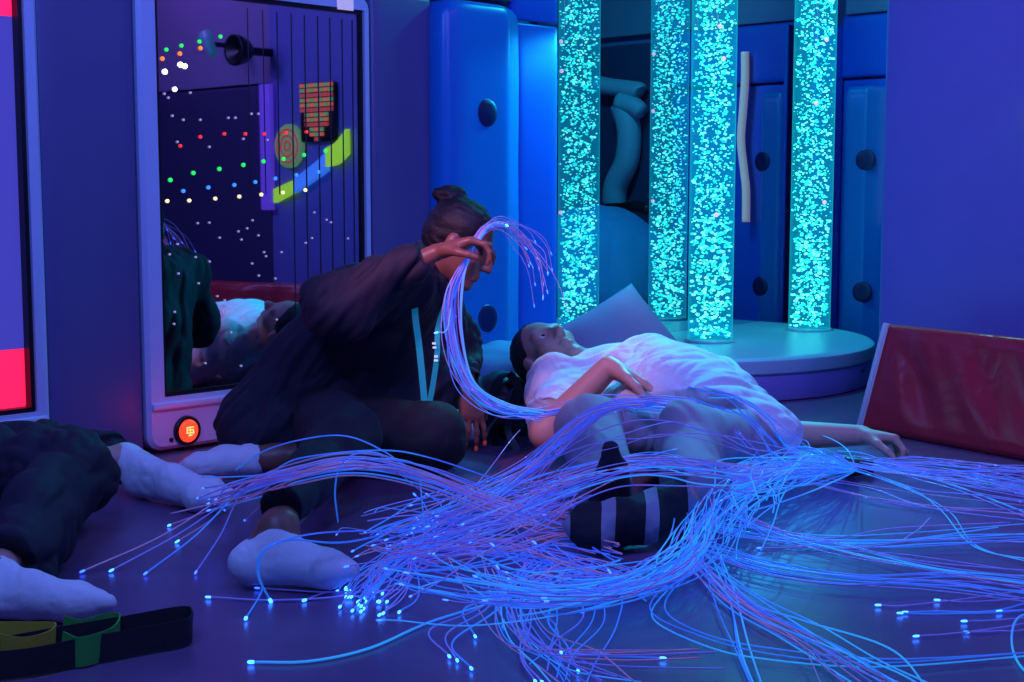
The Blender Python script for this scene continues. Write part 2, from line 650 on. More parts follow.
# alcove pads beyond the mirror
pad('wall_pad', 'blue padded strip at the far edge of the corner mirror', wall_matrix(0, 0, 0), 1.34, 1.60, .012, 1.62, M_bluedark, .03, .012, .004)
tb = lambda px, d=0: float(np.dot(onplane(px, 200, B0 - WU * d, WU) - B0, WN))
pad('wall_pad', 'deep blue upper pad on the alcove wall above the second column', MB(0, 0, 0), .03, .9, 1.36, 1.66, M_bluedark, .05, .012, .006)
pad('wall_pad', 'deep blue lower pad on the alcove wall behind the second column', MB(0, 0, 0), .03, .9, .012, 1.35, M_bluedark, .03, .012, .006)
pad('wall_pad', 'purple alcove wall pad behind the hanging white hose', MB(0, 0, 0), .91, 3.4, .012, 1.62, M_dim, .04, .012, .006)
ta, tz = tb(845, .1), tb(881, .1)
h1 = onplane(869, 160, B0 - WU * .12, WU)[2]; h2 = onplane(869, 292, B0 - WU * .12, WU)[2]
column_pad('second blue padded column with round holes in the alcove behind the lilac panel', MB((ta + tz) / 2, .03, 0), tz - ta, .12, 1.31, (h1, h2), .035)
pad('wall_pad', 'lavender top panel above the alcove pads', MB(0, 0, 0), .03, 3.4, 1.67, 2.7, M_lavender, .02, .008, .002)

# ------------------------------------------------------------------ framed mirror units on the wall
def ring_bm(x0, x1, z0, z1, ix0, ix1, iz0, iz1, d, rad, bev=.012):
    """frame plate with rounded outer corners and a rectangular opening, thickness d toward -y"""
    bm = bmesh.new()
    def rr(a0, a1, c0, c1, r, n=8):
        pts = []
        for cx, cz, st in ((a1 - r, c1 - r, 0), (a0 + r, c1 - r, 1), (a0 + r, c0 + r, 2), (a1 - r, c0 + r, 3)):
            for i in range(n + 1):
                a = PI / 2 * (st + i / n)
                pts.append((cx + r * math.cos(a), cz + r * math.sin(a)))
        return pts
    O = rr(x0, x1, z0, z1, rad); Ob = rr(x0 + bev, x1 - bev, z0 + bev, z1 - bev, rad * .8)
    I = rr(ix0, ix1, iz0, iz1, .006)
    loops = []
    for pts, y in ((O, 0), (O, -d + bev), (Ob, -d), (I, -d), (I, 0)):
        loops.append([bm.verts.new((x, y, z)) for x, z in pts])
    n = len(O)
    for a, b in zip(loops, loops[1:] + loops[:1]):
        for i in range(n):
            bm.faces.new((a[i], a[(i + 1) % n], b[(i + 1) % n], b[i]))
    return bm

# unit with the bubble-wall mirror
gl, gz0 = onwall(164, 392, .03)
gr, gz1 = onwall(356.5, 15, .03)
gl = (gl + onwall(154.5, 20, .03)[0]) / 2
fl = (onwall(136, 20, .05)[0] + onwall(149, 440, .05)[0]) / 2
fr = onwall(372, 200, .05)[0]
mw = wall_matrix(0, 0, 0)
unit = thing('mirror_unit', 'tall white framed mirror with coloured light dots and red lit button', 'mirror', wpt((fl + fr) / 2, 0, 0))
fz1 = onwall(366, -4, .05)[1]
bm_obj('frame', ring_bm(fl, fr, .012, fz1, gl - .014, gr + .014, gz0 - .014, gz1 + .014, .055, .05), M_frame, unit, mw, angle=.6)
bm_obj('black_bezel', ring_bm(gl - .0145, gr + .0145, gz0 - .0145, gz1 + .0145, gl, gr, gz0, gz1, .045, .006, .003), M_black, unit, mw, angle=.6)
bm_obj('mirror_glass', bm_box(gl - .01, gr + .01, -.037, -.03, gz0 - .01, gz1 + .01), M_mirror2, unit, mw, smooth=False)
# raised ledge line across the lower frame
bm_obj('ledge', bm_box(fl + .012, fr - .012, -.064, -.05, gz0 - .052, gz0 - .028, .006, 3), M_frame, unit, mw)
M_slot = mat('channel_line', (.02, .02, .04), .5)
M_dot = {}
for nm, c, e in (('red', (1, .03, .03), 1.3), ('green', (.03, 1, .12), 1.0), ('blue', (.03, .22, 1), 1.6), ('warm', (1, .72, .3), 2), ('white', (.8, .75, 1), 4), ('orange', (1, .2, .02), 1.4), ('pale', (.5, .4, .75), .5)):
    M_dot[nm] = mat('led_' + nm, c, .4, emis=c, es=e)
# thin dark channel lines on the right of the glass
bm = bmesh.new()
for k, px in enumerate((-1, -1, 247, 262, 276, 290, 303, 316, 328, 340, 350)):
    if px < 0:
        continue
    s, _ = onwall(px, 200, .016)
    z1 = gz1 - .02; z0 = gz0 + .02
    w = .0011 if k < 4 else .0018
    t = bm_box(s - w, s + w, -.0385, -.0371, z0 if k > 4 else z1 - .5 * (z1 - z0), z1)
    me = bpy.data.meshes.new('tmp'); t.to_mesh(me); t.free(); bm.from_mesh(me); bpy.data.meshes.remove(me)
bm_obj('channel_lines', bm, M_slot, unit, mw, smooth=False)
leds = []
def led_row(kind, pts, r):
    for x, y in pts:
        leds.append((kind, x, y, r))
led_row('red', [(197, 137), (221, 134), (242, 134), (261, 134), (282, 133), (303, 132), (177, 146)], .0055)
led_row('green', [(190, 173), (216, 169), (240, 165), (260, 161.5), (280, 159), (300.5, 155), (322, 151), (167, 180)], .0068)
led_row('blue', [(180, 191), (205, 187.5), (231, 185), (252, 182), (272, 178.5), (293, 175), (315, 172)], .0062)
led_row('warm', [(164, 201), (186, 200.5), (212, 198.5), (236, 196.5), (258, 194.5), (279.5, 192.5), (302, 190)], .0058)
led_row('green', [(163, 50), (178, 46), (196, 42), (217, 37)], .0062)
led_row('orange', [(159, 59), (176.5, 54), (197, 48.5)], .0068)
led_row('white', [(161.5, 72), (177, 65), (181.5, 66.5)], .0085)
led_row('white', [(171.5, 89.5)], .0075)
r2 = random.Random(4)
led_row('pale', [(187, 93), (169, 116), (180, 120), (197, 120), (225, 118), (232, 118), (248, 114), (255, 114), (174, 142), (206, 147), (165, 98), (161, 94), (240, 139), (264, 140)], .004)
led_row('pale', [(r2.uniform(163, 345), r2.uniform(205, 375)) for _ in range(46)], .0036)
for kind in M_dot:
    bm = bmesh.new()
    for k, x, y, r in leds:
        if k != kind:
            continue
        s, z = onwall(x, y, .02)
        if s < gl + .01 or s > gr - .01:
            continue
        m4 = Matrix.Translation((s, -.040, z)) @ Matrix.Diagonal((1.0, .4, 1.0, 1))
        bmesh.ops.create_icosphere(bm, subdivisions=2, radius=r, matrix=m4)
    o = bm_obj('light_dots', bm, M_dot[kind], unit, mw)
    o['kind'] = 'stuff'
    o['label'] = {'pale': 'faint pale light dots', 'warm': 'warm white light dots'}.get(kind, kind + ' light dots')
# button
bs, bz = onwall(187, 430.5, .06)
mb = wall_matrix(bs, .055, bz) @ Matrix.Rotation(PI / 2, 4, 'X')
M_btn = mat('lit_red_button', (.8, .02, .01), .3, emis=(1, .03, .01), es=2.6)
M_btn2 = mat('button_emblem', (1, .3, .1), .3, emis=(1, .16, .05), es=4.5)
bt = bm_obj('button_ring', bm_lathe([(.046, 0), (.046, .012), (.043, .016), (.036, .016), (.035, .01), (.035, 0)], 32, False), M_black, unit, mb, angle=.6)
bd = bm_obj('button', bm_lathe([(.0345, 0), (.0345, .014), (.03, .019), (.018, .022), (0.001, .023)], 32, False), M_btn, unit, mb)
bm = bmesh.new()
for bx, by, w, h in ((0, .012, .026, .0035), (0, .004, .018, .0035), (0, -.005, .028, .0035), (0, -.013, .014, .0035), (0, 0, .0035, .03), (-.011, .003, .0035, .016), (.011, -.002, .0035, .016)):
    t = bm_box(bx - w / 2, bx + w / 2, by - h / 2, by + h / 2, .0215, .0245)
    me = bpy.data.meshes.new('tmp'); t.to_mesh(me); t.free(); bm.from_mesh(me); bpy.data.meshes.remove(me)
bm_obj('emblem', bm, M_btn2, bd, mb, smooth=False)
kx, kz = onwall(172, 440, .06)
bm_obj('screw', bm_lathe([(.007, 0), (.007, .003), (.005, .005), (.001, .005)], 14, False), M_black, unit, wall_matrix(kx, .055, kz) @ Matrix.Rotation(PI / 2, 4, 'X'))
sx0, sz0 = onwall(338, 9, .06); sx1, sz1 = onwall(354, 3, .06)
bm_obj('sticker', bm_box(sx0, sx1, -.0575, -.056, sz0, sz0 + .055), mat('pale_sticker', (.8, .7, .75), .6, emis=(.8, .65, .8), es=.35), unit, mw, smooth=False)

# colour-changing light panel at the edge of view
pr_ = (onwall(17, 30, .03)[0] + onwall(27, 400, .03)[0]) / 2
pz0 = onwall(27, 407, .03)[1]
fr2 = (onwall(38, 20, .05)[0] + onwall(50, 430, .05)[0]) / 2
lpl = fr2 - .75
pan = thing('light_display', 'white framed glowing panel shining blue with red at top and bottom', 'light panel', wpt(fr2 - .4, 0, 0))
bm_obj('frame', ring_bm(lpl, fr2, .012, fz1, lpl + .1, pr_ + .014, pz0 - .014, gz1 + .014, .055, .05), M_frame, pan, mw, angle=.6)
bm_obj('black_bezel', ring_bm(lpl + .0995, pr_ + .0145, pz0 - .0145, gz1 + .0145, lpl + .11, pr_, pz0, gz1, .045, .006, .003), M_black, pan, mw, angle=.6)
bm_obj('ledge', bm_box(lpl + .012, fr2 - .012, -.064, -.05, pz0 - .05, pz0 - .026, .006, 3), M_frame, pan, mw)
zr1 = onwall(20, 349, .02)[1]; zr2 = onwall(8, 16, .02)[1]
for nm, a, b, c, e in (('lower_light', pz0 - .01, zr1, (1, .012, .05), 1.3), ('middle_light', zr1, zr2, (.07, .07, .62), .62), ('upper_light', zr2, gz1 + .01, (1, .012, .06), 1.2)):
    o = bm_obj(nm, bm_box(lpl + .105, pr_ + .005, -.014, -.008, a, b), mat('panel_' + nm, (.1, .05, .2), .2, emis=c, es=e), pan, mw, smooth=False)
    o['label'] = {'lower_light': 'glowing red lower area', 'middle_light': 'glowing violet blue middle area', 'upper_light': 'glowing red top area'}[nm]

# big mirror behind the bubble tubes
MOFF = .065
ms0, ms1 = sx(558, 200, 0), 1.33
tag(bm_obj('wall_mirror', bm_box(ms0 - .05, ms1, MOFF, MOFF + .01, .02, 2.35), M_mirror, None, mw, smooth=False), 'large plain wall mirror rising behind the bubble tubes', 'mirror')

# ------------------------------------------------------------------ half-round podium with bubble tubes
PQ = wpt(.17, 0, 0)
PR = .90
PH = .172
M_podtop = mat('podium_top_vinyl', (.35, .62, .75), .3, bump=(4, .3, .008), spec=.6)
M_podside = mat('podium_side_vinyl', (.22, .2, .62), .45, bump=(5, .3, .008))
pod = thing('podium', 'low half-round padded podium with a cyan lit top under the bubble tubes', 'podium', PQ)
def half_disc(r0, prof, n=56):
    bm = bmesh.new()
    rings = []
    for dr, z in prof:
        R_ = r0 + dr
        rings.append([bm.verts.new((R_ * math.cos(PI * i / n), (.062 if i in (0, n) else -R_ * math.sin(PI * i / n)), z)) for i in range(n + 1)])
    for a, b in zip(rings[:-1], rings[1:]):
        for i in range(n):
            bm.faces.new((a[i], a[i + 1], b[i + 1], b[i]))
        bm.faces.new((a[n], a[0], b[0], b[n]))
    bm.faces.new(rings[0]); bm.faces.new(rings[-1][::-1])
    return bm
mpod = wall_matrix(.17, 0, 0)
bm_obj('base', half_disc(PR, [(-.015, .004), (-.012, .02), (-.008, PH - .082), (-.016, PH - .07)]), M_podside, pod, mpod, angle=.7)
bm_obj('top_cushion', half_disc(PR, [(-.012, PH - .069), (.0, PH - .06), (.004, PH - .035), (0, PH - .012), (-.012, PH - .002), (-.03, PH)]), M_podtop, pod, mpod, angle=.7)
def podpt(px, py, r=PR):               # angle on the podium's rim seen at px,py
    best = None
    for i in range(181):
        a = PI * i / 180
        p = PQ + WU * r * math.cos(a) + WN * r * math.sin(a)
        v = p - CAM
        x = 512 + FPX * np.dot(v, RT) / np.dot(v, FW)
        if np.dot(p - PQ, p) < 0 or True:
            front = np.dot(WU * math.cos(a) + WN * math.sin(a), CAM - p) > 0
            if front and (best is None or abs(x - px) < best[0]):
                best = (abs(x - px), a, p)
    return best[1], best[2]
a_, p_ = podpt(737, 388)
q_ = WU * math.cos(a_) + WN * math.sin(a_)
gm = mat_from(np.cross(Z, q_), Z, q_, p_ - q_ * .008 + Z * .075)
gro = bm_obj('grommet', bm_lathe([(.028, 0), (.05, .004), (.05, .012), (.042, .016), (.034, .014), (.03, .006)], 28, False), M_black, pod, gm)
bm_obj('grommet_light', bm_lathe([(.03, .004), (.029, .009), (.001, .010)], 24, False), mat('cyan_port', (.1, .6, .7), .3, emis=(.1, .9, .9), es=1.2), pod, gm)
a_, p_ = podpt(865, 390)
q_ = WU * math.cos(a_) + WN * math.sin(a_)
bm_obj('maker_tag', bm_box(-.024, .024, -.009, .009, 0, .002), M_black, pod, mat_from(np.cross(Z, q_), Z, q_, p_ - q_ * .011 + Z * .075), smooth=False)

def node_tube_mat():
    m = bpy.data.materials.new('acrylic_tube')
    m.use_nodes = True
    nt = m.node_tree
    nt.nodes.remove(nt.nodes['Principled BSDF'])
    tr0 = nt.nodes.new('ShaderNodeBsdfTransparent'); tr0.inputs[0].default_value = (.55, .8, .88, 1)
    em0 = nt.nodes.new('ShaderNodeEmission'); em0.inputs[0].default_value = (.0, .24, .40, 1); em0.inputs[1].default_value = .42
    tr = nt.nodes.new('ShaderNodeAddShader')
    nt.links.new(tr0.outputs[0], tr.inputs[0]); nt.links.new(em0.outputs[0], tr.inputs[1])
    gl_ = nt.nodes.new('ShaderNodeBsdfGlossy'); gl_.inputs['Roughness'].default_value = .04
    em = nt.nodes.new('ShaderNodeEmission'); em.inputs[0].default_value = (.02, .8, .85, 1); em.inputs[1].default_value = .9
    lw = nt.nodes.new('ShaderNodeLayerWeight'); lw.inputs[0].default_value = .4
    pw = nt.nodes.new('ShaderNodeMath'); pw.operation = 'POWER'; pw.inputs[1].default_value = 3
    nt.links.new(lw.outputs['Facing'], pw.inputs[0])
    ad = nt.nodes.new('ShaderNodeMixShader'); ad.inputs[0].default_value = .5
    nt.links.new(gl_.outputs[0], ad.inputs[1]); nt.links.new(em.outputs[0], ad.inputs[2])
    mx = nt.nodes.new('ShaderNodeMixShader')
    mm = nt.nodes.new('ShaderNodeMath'); mm.operation = 'MULTIPLY_ADD'; mm.inputs[1].default_value = .75; mm.inputs[2].default_value = .03
    nt.links.new(pw.outputs[0], mm.inputs[0])
    nt.links.new(mm.outputs[0], mx.inputs[0]); nt.links.new(tr.outputs[0], mx.inputs[1]); nt.links.new(ad.outputs[0], mx.inputs[2])
    nt.links.new(mx.outputs[0], nt.nodes['Material Output'].inputs[0])
    return m
M_tube = node_tube_mat()
M_water = mat('lit_water', (.01, .15, .22), .3, emis=(.0, .26, .44), es=.8)
M_bub = mat('lit_bubble', (.2, .8, .7), .2, emis=(.03, .95, .66), es=1.3)
M_bub2 = mat('bright_bubble', (.6, 1, .9), .2, emis=(.22, 1, .74), es=1.9)
M_bub3 = mat('pink_ball', (1, .5, .6), .3, emis=(1, .42, .5), es=1.4)
TUBE_R = .0935
TUBE_H = 2.3

def bubble_tube(label, base, seed):
    r = random.Random(seed)
    root = thing('bubble_tube', label, 'bubble tube', base)
    T = Matrix.Translation(Vector(base))
    bm_obj('base_ring', bm_lathe([(TUBE_R, 0), (TUBE_R + .012, .0), (TUBE_R + .012, .008), (TUBE_R + .004, .012), (TUBE_R, .012)], 40, False), mat('tube_collar', (.3, .6, .65), .2), root, T)
    bm_obj('acrylic_wall', bm_lathe([(TUBE_R, .0), (TUBE_R, TUBE_H)], 56, False), M_tube, root, T)
    V, F, FM = [], [], []
    t = bmesh.new(); bmesh.ops.create_icosphere(t, subdivisions=1, radius=1)
    iv = np.array([v.co[:] for v in t.verts]); t.verts.index_update(); fi = [[v.index for v in f.verts] for f in t.faces]; t.free()
    n = 0
    for i in range(2100):
        z = r.uniform(.02, TUBE_H - .6) if i < 1960 else r.uniform(TUBE_H - .6, TUBE_H)
        a = r.uniform(0, 2 * PI)
        size = r.choice([.0028, .0034, .004, .0046, .0056, .007]) * r.uniform(.85, 1.2) * (1.15 if z < .5 else .92)
        R_ = math.sqrt(r.uniform(.01 ** 2, (TUBE_R - .002 - size * 1.25) ** 2))
        sv = np.array([1.25, 1.25, .8]) * size
        c = np.array([R_ * math.cos(a), R_ * math.sin(a), z])
        tilt = r.uniform(-.6, .6)
        W = iv * sv
        Rz = np.array([[math.cos(a), -math.sin(a), 0], [math.sin(a), math.cos(a), 0], [0, 0, 1]])
        Ry = np.array([[1, 0, 0], [0, math.cos(tilt), -math.sin(tilt)], [0, math.sin(tilt), math.cos(tilt)]])
        W = W @ (Rz @ Ry).T + c + np.array(base)
        V.append(W)
        k = len(iv) * n
        F += [[q + k for q in f] for f in fi]
        FM += [1 if r.random() < .38 else 0] * len(fi)
        n += 1
    o = link_mesh('bubbles', np.vstack(V), F, None, root, loc=base, mats=[M_bub, M_bub2], fmat=FM)
    o['kind'] = 'stuff'
    for z in (r.uniform(.5, .9), r.uniform(1.0, 1.25), 1.29):
        a = r.uniform(-PI * .75, -PI * .3)
        bm = bmesh.new(); bmesh.ops.create_icosphere(bm, subdivisions=3, radius=.0095)
        bm_obj('floating_ball', bm, M_bub3, root, Matrix.Translation(Vector((base[0] + .082 * math.cos(a), base[1] + .082 * math.sin(a), base[2] + z))))
    return root

T1 = onz(710, 341.5, PH); T2 = onz(809, 330, PH)
bubble_tube('glowing cyan bubble tube at the front of the podium, nearer to the pillow', T1, 5)
bubble_tube('glowing cyan bubble tube at the far side of the podium beside the lilac panel', T2, 8)

# ------------------------------------------------------------------ red mat leaning on the partition
def slab_between(name, a, b, c, d, thick, m, label, cat):
    """padded slab whose front face has corners a(bottom near) b(bottom far) c(top far) d(top near)"""
    a, b, c, d = (np.array(q, float) for q in (a, b, c, d))
    ex = nrm(b - a); ez = nrm(d - a); ny = np.cross(ez, ex)
    L, H = np.linalg.norm(b - a), np.linalg.norm(d - a)
    root = thing(name, label, cat, a)
    M4 = mat_from(ex, ny, ez, a)
    bm = bm_pad(0, L, 0, thick, 0, H, .016, .012, 60)
    for v in bm.verts:
        if v.co.y < .02:
            w_ = math.sin(PI * min(1, max(0, v.co.z / H))) * min(1, 6 * max(0, v.co.x) / L)
            v.co.y += w_ * (.010 * math.sin(v.co.x * 20 + v.co.z * 17 + .8 * math.sin(v.co.x * 7)) + .004 * math.sin(v.co.x * 43 + v.co.z * 30))
    return root, M4, L, H, bm

A0 = np.array
B1 = onz(858, 429, .004)
dirm = nrm(A0((.42, -.66, 0)))
B2 = B1 + dirm * 1.25
lean = nrm(np.cross(Z, dirm)) * .075
Tt = B1 + lean + Z * .362 + dirm * .035
ex = nrm(B2 - B1); ez = nrm(Tt - B1 - ex * np.dot(Tt - B1, ex))
red, M4, L, H, bm = slab_between('gym_mat', B1, B2, B2 + ez * .365, B1 + ez * .365, .05, M_red_mat, 'thick red vinyl gym mat leaning against the lilac padded panel', 'mat')
for v in bm.verts:                     # the free end is cut slightly raked
    v.co.x += .11 * v.co.z * (1 - v.co.x / L)
bm_obj('mat_cover', bm, M_red_mat, red, M4)
bm = bm_box(-.006, .012, -.008, .055, .0, H, .005, 2)
for v in bm.verts:
    v.co.x += .11 * v.co.z
bm_obj('pale_edge', bm, M_piping, red, M4)
bm = bm_box(.018, .024, -.0105, -.005, .004, H - .006, .002, 2)
for v in bm.verts:
    v.co.x += .11 * v.co.z
bm_obj('seam', bm, M_piping, red, M4)

# ------------------------------------------------------------------ things the mirrors show
PN = -WU
M_neon_g = mat('neon_green', (.4, .9, .05), .4, emis=(.45, 1, .05), es=.75)
M_neon_b = mat('neon_blue', (.1, .3, 1), .4, emis=(.06, .28, 1), es=.8)
M_neon_o = mat('neon_orange', (1, .3, .1), .4, emis=(1, .2, .08), es=.5)
M_tgreen = mat('target_green', (.3, .6, .2), .5, emis=(.25, .6, .15), es=.35)
M_tred = mat('target_red', (.8, .15, .1), .5, emis=(.8, .12, .08), es=.4)
off_plane = Q0 - WU * .03
def pwall(px, py, off=.06):             # partition face coordinates of what the mirror shows at a pixel
    p = mirrored(px, py, Q0 - WU * off, WU, .037)
    return float(np.dot(p - Q0, WN)), float(p[2])
t0_, z0_ = pwall(289, 146)
t1_, z1_ = pwall(289, 124)
ts_ = abs(z1_ - z0_)
tr = thing('round_target', 'round green and red ringed target on the dark purple wall pad', 'target', Q0 + WN * t0_ - WU * .03 + Z * (z0_ - ts_))
pm = lambda t, off, z: part_matrix(t, off, z) @ Matrix.Rotation(PI / 2, 4, 'X')
bm_obj('board', bm_lathe([(ts_, 0), (ts_, .02), (ts_ * .96, .025), (.001, .025)], 40, False), M_tgreen, tr, pm(t0_, .045, z0_))
for k in (.8, .52, .26):
    bm_obj('ring', bm_lathe([(ts_ * k, .024), (ts_ * k, .029), (ts_ * (k - .1), .029), (ts_ * (k - .1), .024)], 40, False), M_tred, tr, pm(t0_, .045, z0_))
# chequered light grid
g0 = pwall(301, 84); g1 = pwall(335, 141)
gx0, gx1 = sorted((g0[0], g1[0])); gy0, gy1 = sorted((g0[1], g1[1]))
gp = thing('light_grid', 'tapering grid of red green and blue lit squares on the purple wall', 'light grid', Q0 + WN * gx0 + Z * gy0 - WU * .03)
bm_obj('backing', bm_box(gx0, gx1, -.02, 0, gy0, gy1), M_black, gp, part_matrix(0, .045, 0), smooth=False)
cells = {0: bmesh.new(), 1: bmesh.new(), 2: bmesh.new()}
nx_, ny_ = 7, 12
for i in range(nx_):
    for j in range(ny_):
        if abs(i - 3) > .8 + j * .42:
            continue
        w, h = (gx1 - gx0) / nx_, (gy1 - gy0) / ny_
        x, z = gx0 + w * i, gy0 + h * j
        t = bm_box(x + w * .08, x + w * .92, -.028, -.02, z + h * .12, z + h * .88)
        me = bpy.data.meshes.new('tmp'); t.to_mesh(me); t.free(); cells[(0 if j % 3 == 0 else (1 if (i + j) % 2 else 2))].from_mesh(me); bpy.data.meshes.remove(me)
for k, m_, nm in ((0, M_tred, 'red'), (1, M_neon_o, 'orange'), (2, M_tgreen, 'green')):
    o = bm_obj('lit_squares', cells[k], m_, gp, part_matrix(0, .045, 0), smooth=False)
    o['label'] = nm + ' lit squares'
# neon band
band = [pwall(px, py) for px, py in ((276, 196), (296, 186), (318, 170), (338, 153), (360, 141))]
band = [(max(a, .57), b) for a, b in band]
nb = thing('foam_wave', 'bright green and blue wavy band on the wall under the target', 'wall decoration', Q0 + WN * band[2][0] + Z * band[2][1] - WU * .05)
def band_piece(nm, pts, w0, w1, m_):
    c = catmull([[a, -.02, b] for a, b in pts], 24)
    V, F = [], []
    for i, p in enumerate(c):
        w = w0 + (w1 - w0) * i / 23
        V += [(p[0], -.03, p[2] - w), (p[0], -.03, p[2] + w), (p[0], 0, p[2] + w), (p[0], 0, p[2] - w)]
    for i in range(23):
        for k in range(4):
            F.append((i * 4 + k, i * 4 + (k + 1) % 4, i * 4 + 4 + (k + 1) % 4, i * 4 + 4 + k))
    F += [(0, 1, 2, 3), (95, 94, 93, 92)]
    b_ = bmesh.new(); vs = [b_.verts.new(v) for v in V]
    for f in F: b_.faces.new([vs[q] for q in f])
    bm_obj(nm, b_, m_, nb, part_matrix(0, .047, 0), angle=.6)
u_ = ts_ / 22
band_piece('green_end', band[0:2], 7 * u_, 6 * u_, M_neon_g)
band_piece('blue_middle', [band[1], band[2], ((band[2][0] + band[3][0]) / 2, (band[2][1] + band[3][1]) / 2)], 7 * u_, 9 * u_, M_neon_b)
band_piece('green_wing', [((band[2][0] + band[3][0]) / 2, (band[2][1] + band[3][1]) / 2 + 4 * u_), band[3], band[4]], 9 * u_, 12 * u_, M_neon_g)
# purple post on the wall, no lamp; its glow is added as emission
e0 = pwall(266, 84); e1 = pwall(264, 210)
tag(bm_obj('violet_post', bm_box(e0[0] - .045, e0[0] + .045, -.03, 0, e1[1], e0[1], .006, 2), mat('violet_strip', (.2, .1, .6), .4, emis=(.16, .07, .9), es=.55), None, part_matrix(0, .045, 0)), 'upright violet post on the wall between pads', 'post')
# loudspeaker and spotlight under the ceiling line
sp = pwall(236, 50, .25); spr = abs(pwall(236, 66, .25)[1] - sp[1])
spk = thing('loudspeaker', 'round black loudspeaker on a wall bracket near the ceiling', 'loudspeaker', Q0 + WN * sp[0] + Z * sp[1] - WU * .25)
bm_obj('cone_housing', bm_lathe([(spr * .3, -.1), (spr * .75, -.06), (spr, 0), (spr * .97, .02), (spr * .8, .012), (spr * .3, -.015), (.001, -.02)], 32, False), M_black, spk, pm(sp[0], .25, sp[1]))
bm_obj('bracket', bm_box(sp[0] - .02, sp[0] + .02, .06, .255, sp[1] - .02, sp[1] + .02, .004), M_black, spk, part_matrix(0, .25, 0))
st = pwall(209, 44, .25); stz = abs(pwall(209, 58, .25)[1] - st[1])
spo = thing('spotlight', 'small stage spotlight with a blue lens beside the loudspeaker', 'spotlight', Q0 + WN * st[0] + Z * st[1] - WU * .25)
sm_ = part_matrix(st[0], .25, st[1]) @ Matrix.Rotation(.6, 4, 'Y')
bm_obj('lamp_body', bm_lathe([(.001, -stz), (stz * .32, -stz * .95), (stz * .4, 0), (stz * .5, stz * .9), (stz * .44, stz * .9), (stz * .36, 0)], 24, False), mat('spot_body', (.1, .25, .4), .4, emis=(.05, .3, .5), es=.25), spo, sm_)
bm_obj('lens', bm_lathe([(stz * .42, stz * .8), (stz * .3, stz * .95), (.001, stz)], 24, False), mat('spot_lens', (.05, .1, 1), .3, emis=(.03, .08, 1), es=2.5), spo, sm_)
bm_obj('yoke', bm_box(-.012, .012, -.02, .27, -.012, .012, .003), M_black, spo, part_matrix(st[0], .25, st[1]))
# alcove: beanbag, hose, dark locker with pale pipework
def bwall(px, py, off=.0):
    p = mirrored(px, py, B0 - WU * off, WU, -.065)
    return float(np.dot(p - B0, WN)), float(p[2]), p
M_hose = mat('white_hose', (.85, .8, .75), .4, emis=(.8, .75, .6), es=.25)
hp = []
for px, py in ((745, 52), (745, 80), (743, 110), (741, 140), (744, 170), (746, 190), (746, 222)):
    hp.append(bwall(px, py, .09)[2])
V, F = tube_np(catmull(hp, 60), .022, 10)
tag(link_mesh('hanging_hose', V, F, M_hose, loc=V.mean(0)), 'white hose hanging down the purple alcove wall', 'hose')
M_beige = mat('pale_enamel', (.45, .45, .6), .5)
fr_ = thing('shower_frame', 'pale bent pipe frame with a nozzle on the alcove wall', 'pipe frame', bwall(620, 195, .1)[2])
V, F = tube_np(catmull([bwall(px, py, .1)[2] for px, py in ((596, 84), (612, 87), (636, 90), (640, 92))], 24), .05, 10)
link_mesh('arm', V, F, M_beige, fr_, loc=V.mean(0))
V, F = tube_np(catmull([bwall(px, py, .1)[2] for px, py in ((622, 105), (629, 130), (627, 160), (616, 185), (614, 205))], 24), .07, 12)
link_mesh('pipe', V, F, M_beige, fr_, loc=V.mean(0))
V, F = tube_np(catmull([bwall(px, py, .12)[2] for px, py in ((620, 102), (634, 106), (642, 112))], 12), np.linspace(.06, .045, 12), 12)
link_mesh('nozzle', V, F, M_beige, fr_, loc=V.mean(0))
V, F = tube_np(catmull([bwall(px, py, .22)[2] for px, py in ((592, 212), (606, 209), (622, 208), (634, 206), (650, 210))], 20), .03, 8)
tag(link_mesh('dark_cloth_rail', V, F, M_black, loc=V.mean(0)), 'dark rail under the pale pipe frame on the alcove wall', 'rail')
# beanbag and cushion in the alcove
M_bean = mat('beanbag_blue', (.06, .28, .6), .6, bump=(6, .4, .01), sheen=.2)
def blob(name, label, cat, c, r, m_, seed=0, axes=None, amp=.02):
    V, F = field_mesh([ell(c, r, axes), ell(np.array(c) - [0, 0, r[2] * .35], np.array(r) * [1.08, 1.08, .6], axes, .1)], .02)
    V = folds(V, F, amp, np.eye(3), (6, 6, 4), seed)
    lo = V.min(0)
    V[:, 2] -= lo[2] - .003
    return tag(link_mesh(name, V, F, m_, loc=[*V.mean(0)[:2], 0.003]), label, cat)
bc = bwall(596, 290, .5)[2]
blob('beanbag', 'large round blue beanbag on the alcove floor', 'beanbag', (bc[0], bc[1], .36), (.42, .42, .36), M_bean)
# ------------------------------------------------------------------ people
M_skin_d = mat('skin_deep_brown', (.26, .105, .07), .42, bump=(90, .06, .002), sss=0)
M_skin_l = mat('skin_light', (.62, .33, .25), .5, bump=(90, .06, .002))
M_hair = mat('black_hair', (.008, .006, .008), .5, bump=(120, .5, .004, 2))
M_jacket = mat('dark_jacket_cloth', (.014, .010, .026), .75, bump=(16, .35, .008, .5), sheen=.03)
M_legging = mat('black_trouser_cloth', (.010, .009, .015), .8, bump=(20, .25, .005))
M_trouser_b = mat('charcoal_trouser_cloth', (.018, .011, .026), .8, bump=(14, .4, .008, .6))
M_sock = mat('white_knit_sock', (.78, .78, .82), .85, bump=(70, .5, .003))
M_polo = mat('white_polo_cloth', (.74, .76, .82), .8, bump=(9, .6, .02, 1))
M_collar = mat('grey_collar', (.33, .28, .36), .8, bump=(30, .2, .004))
M_grey = mat('grey_trouser_cloth', (.36, .29, .33), .8, bump=(8, .3, .012, .6))
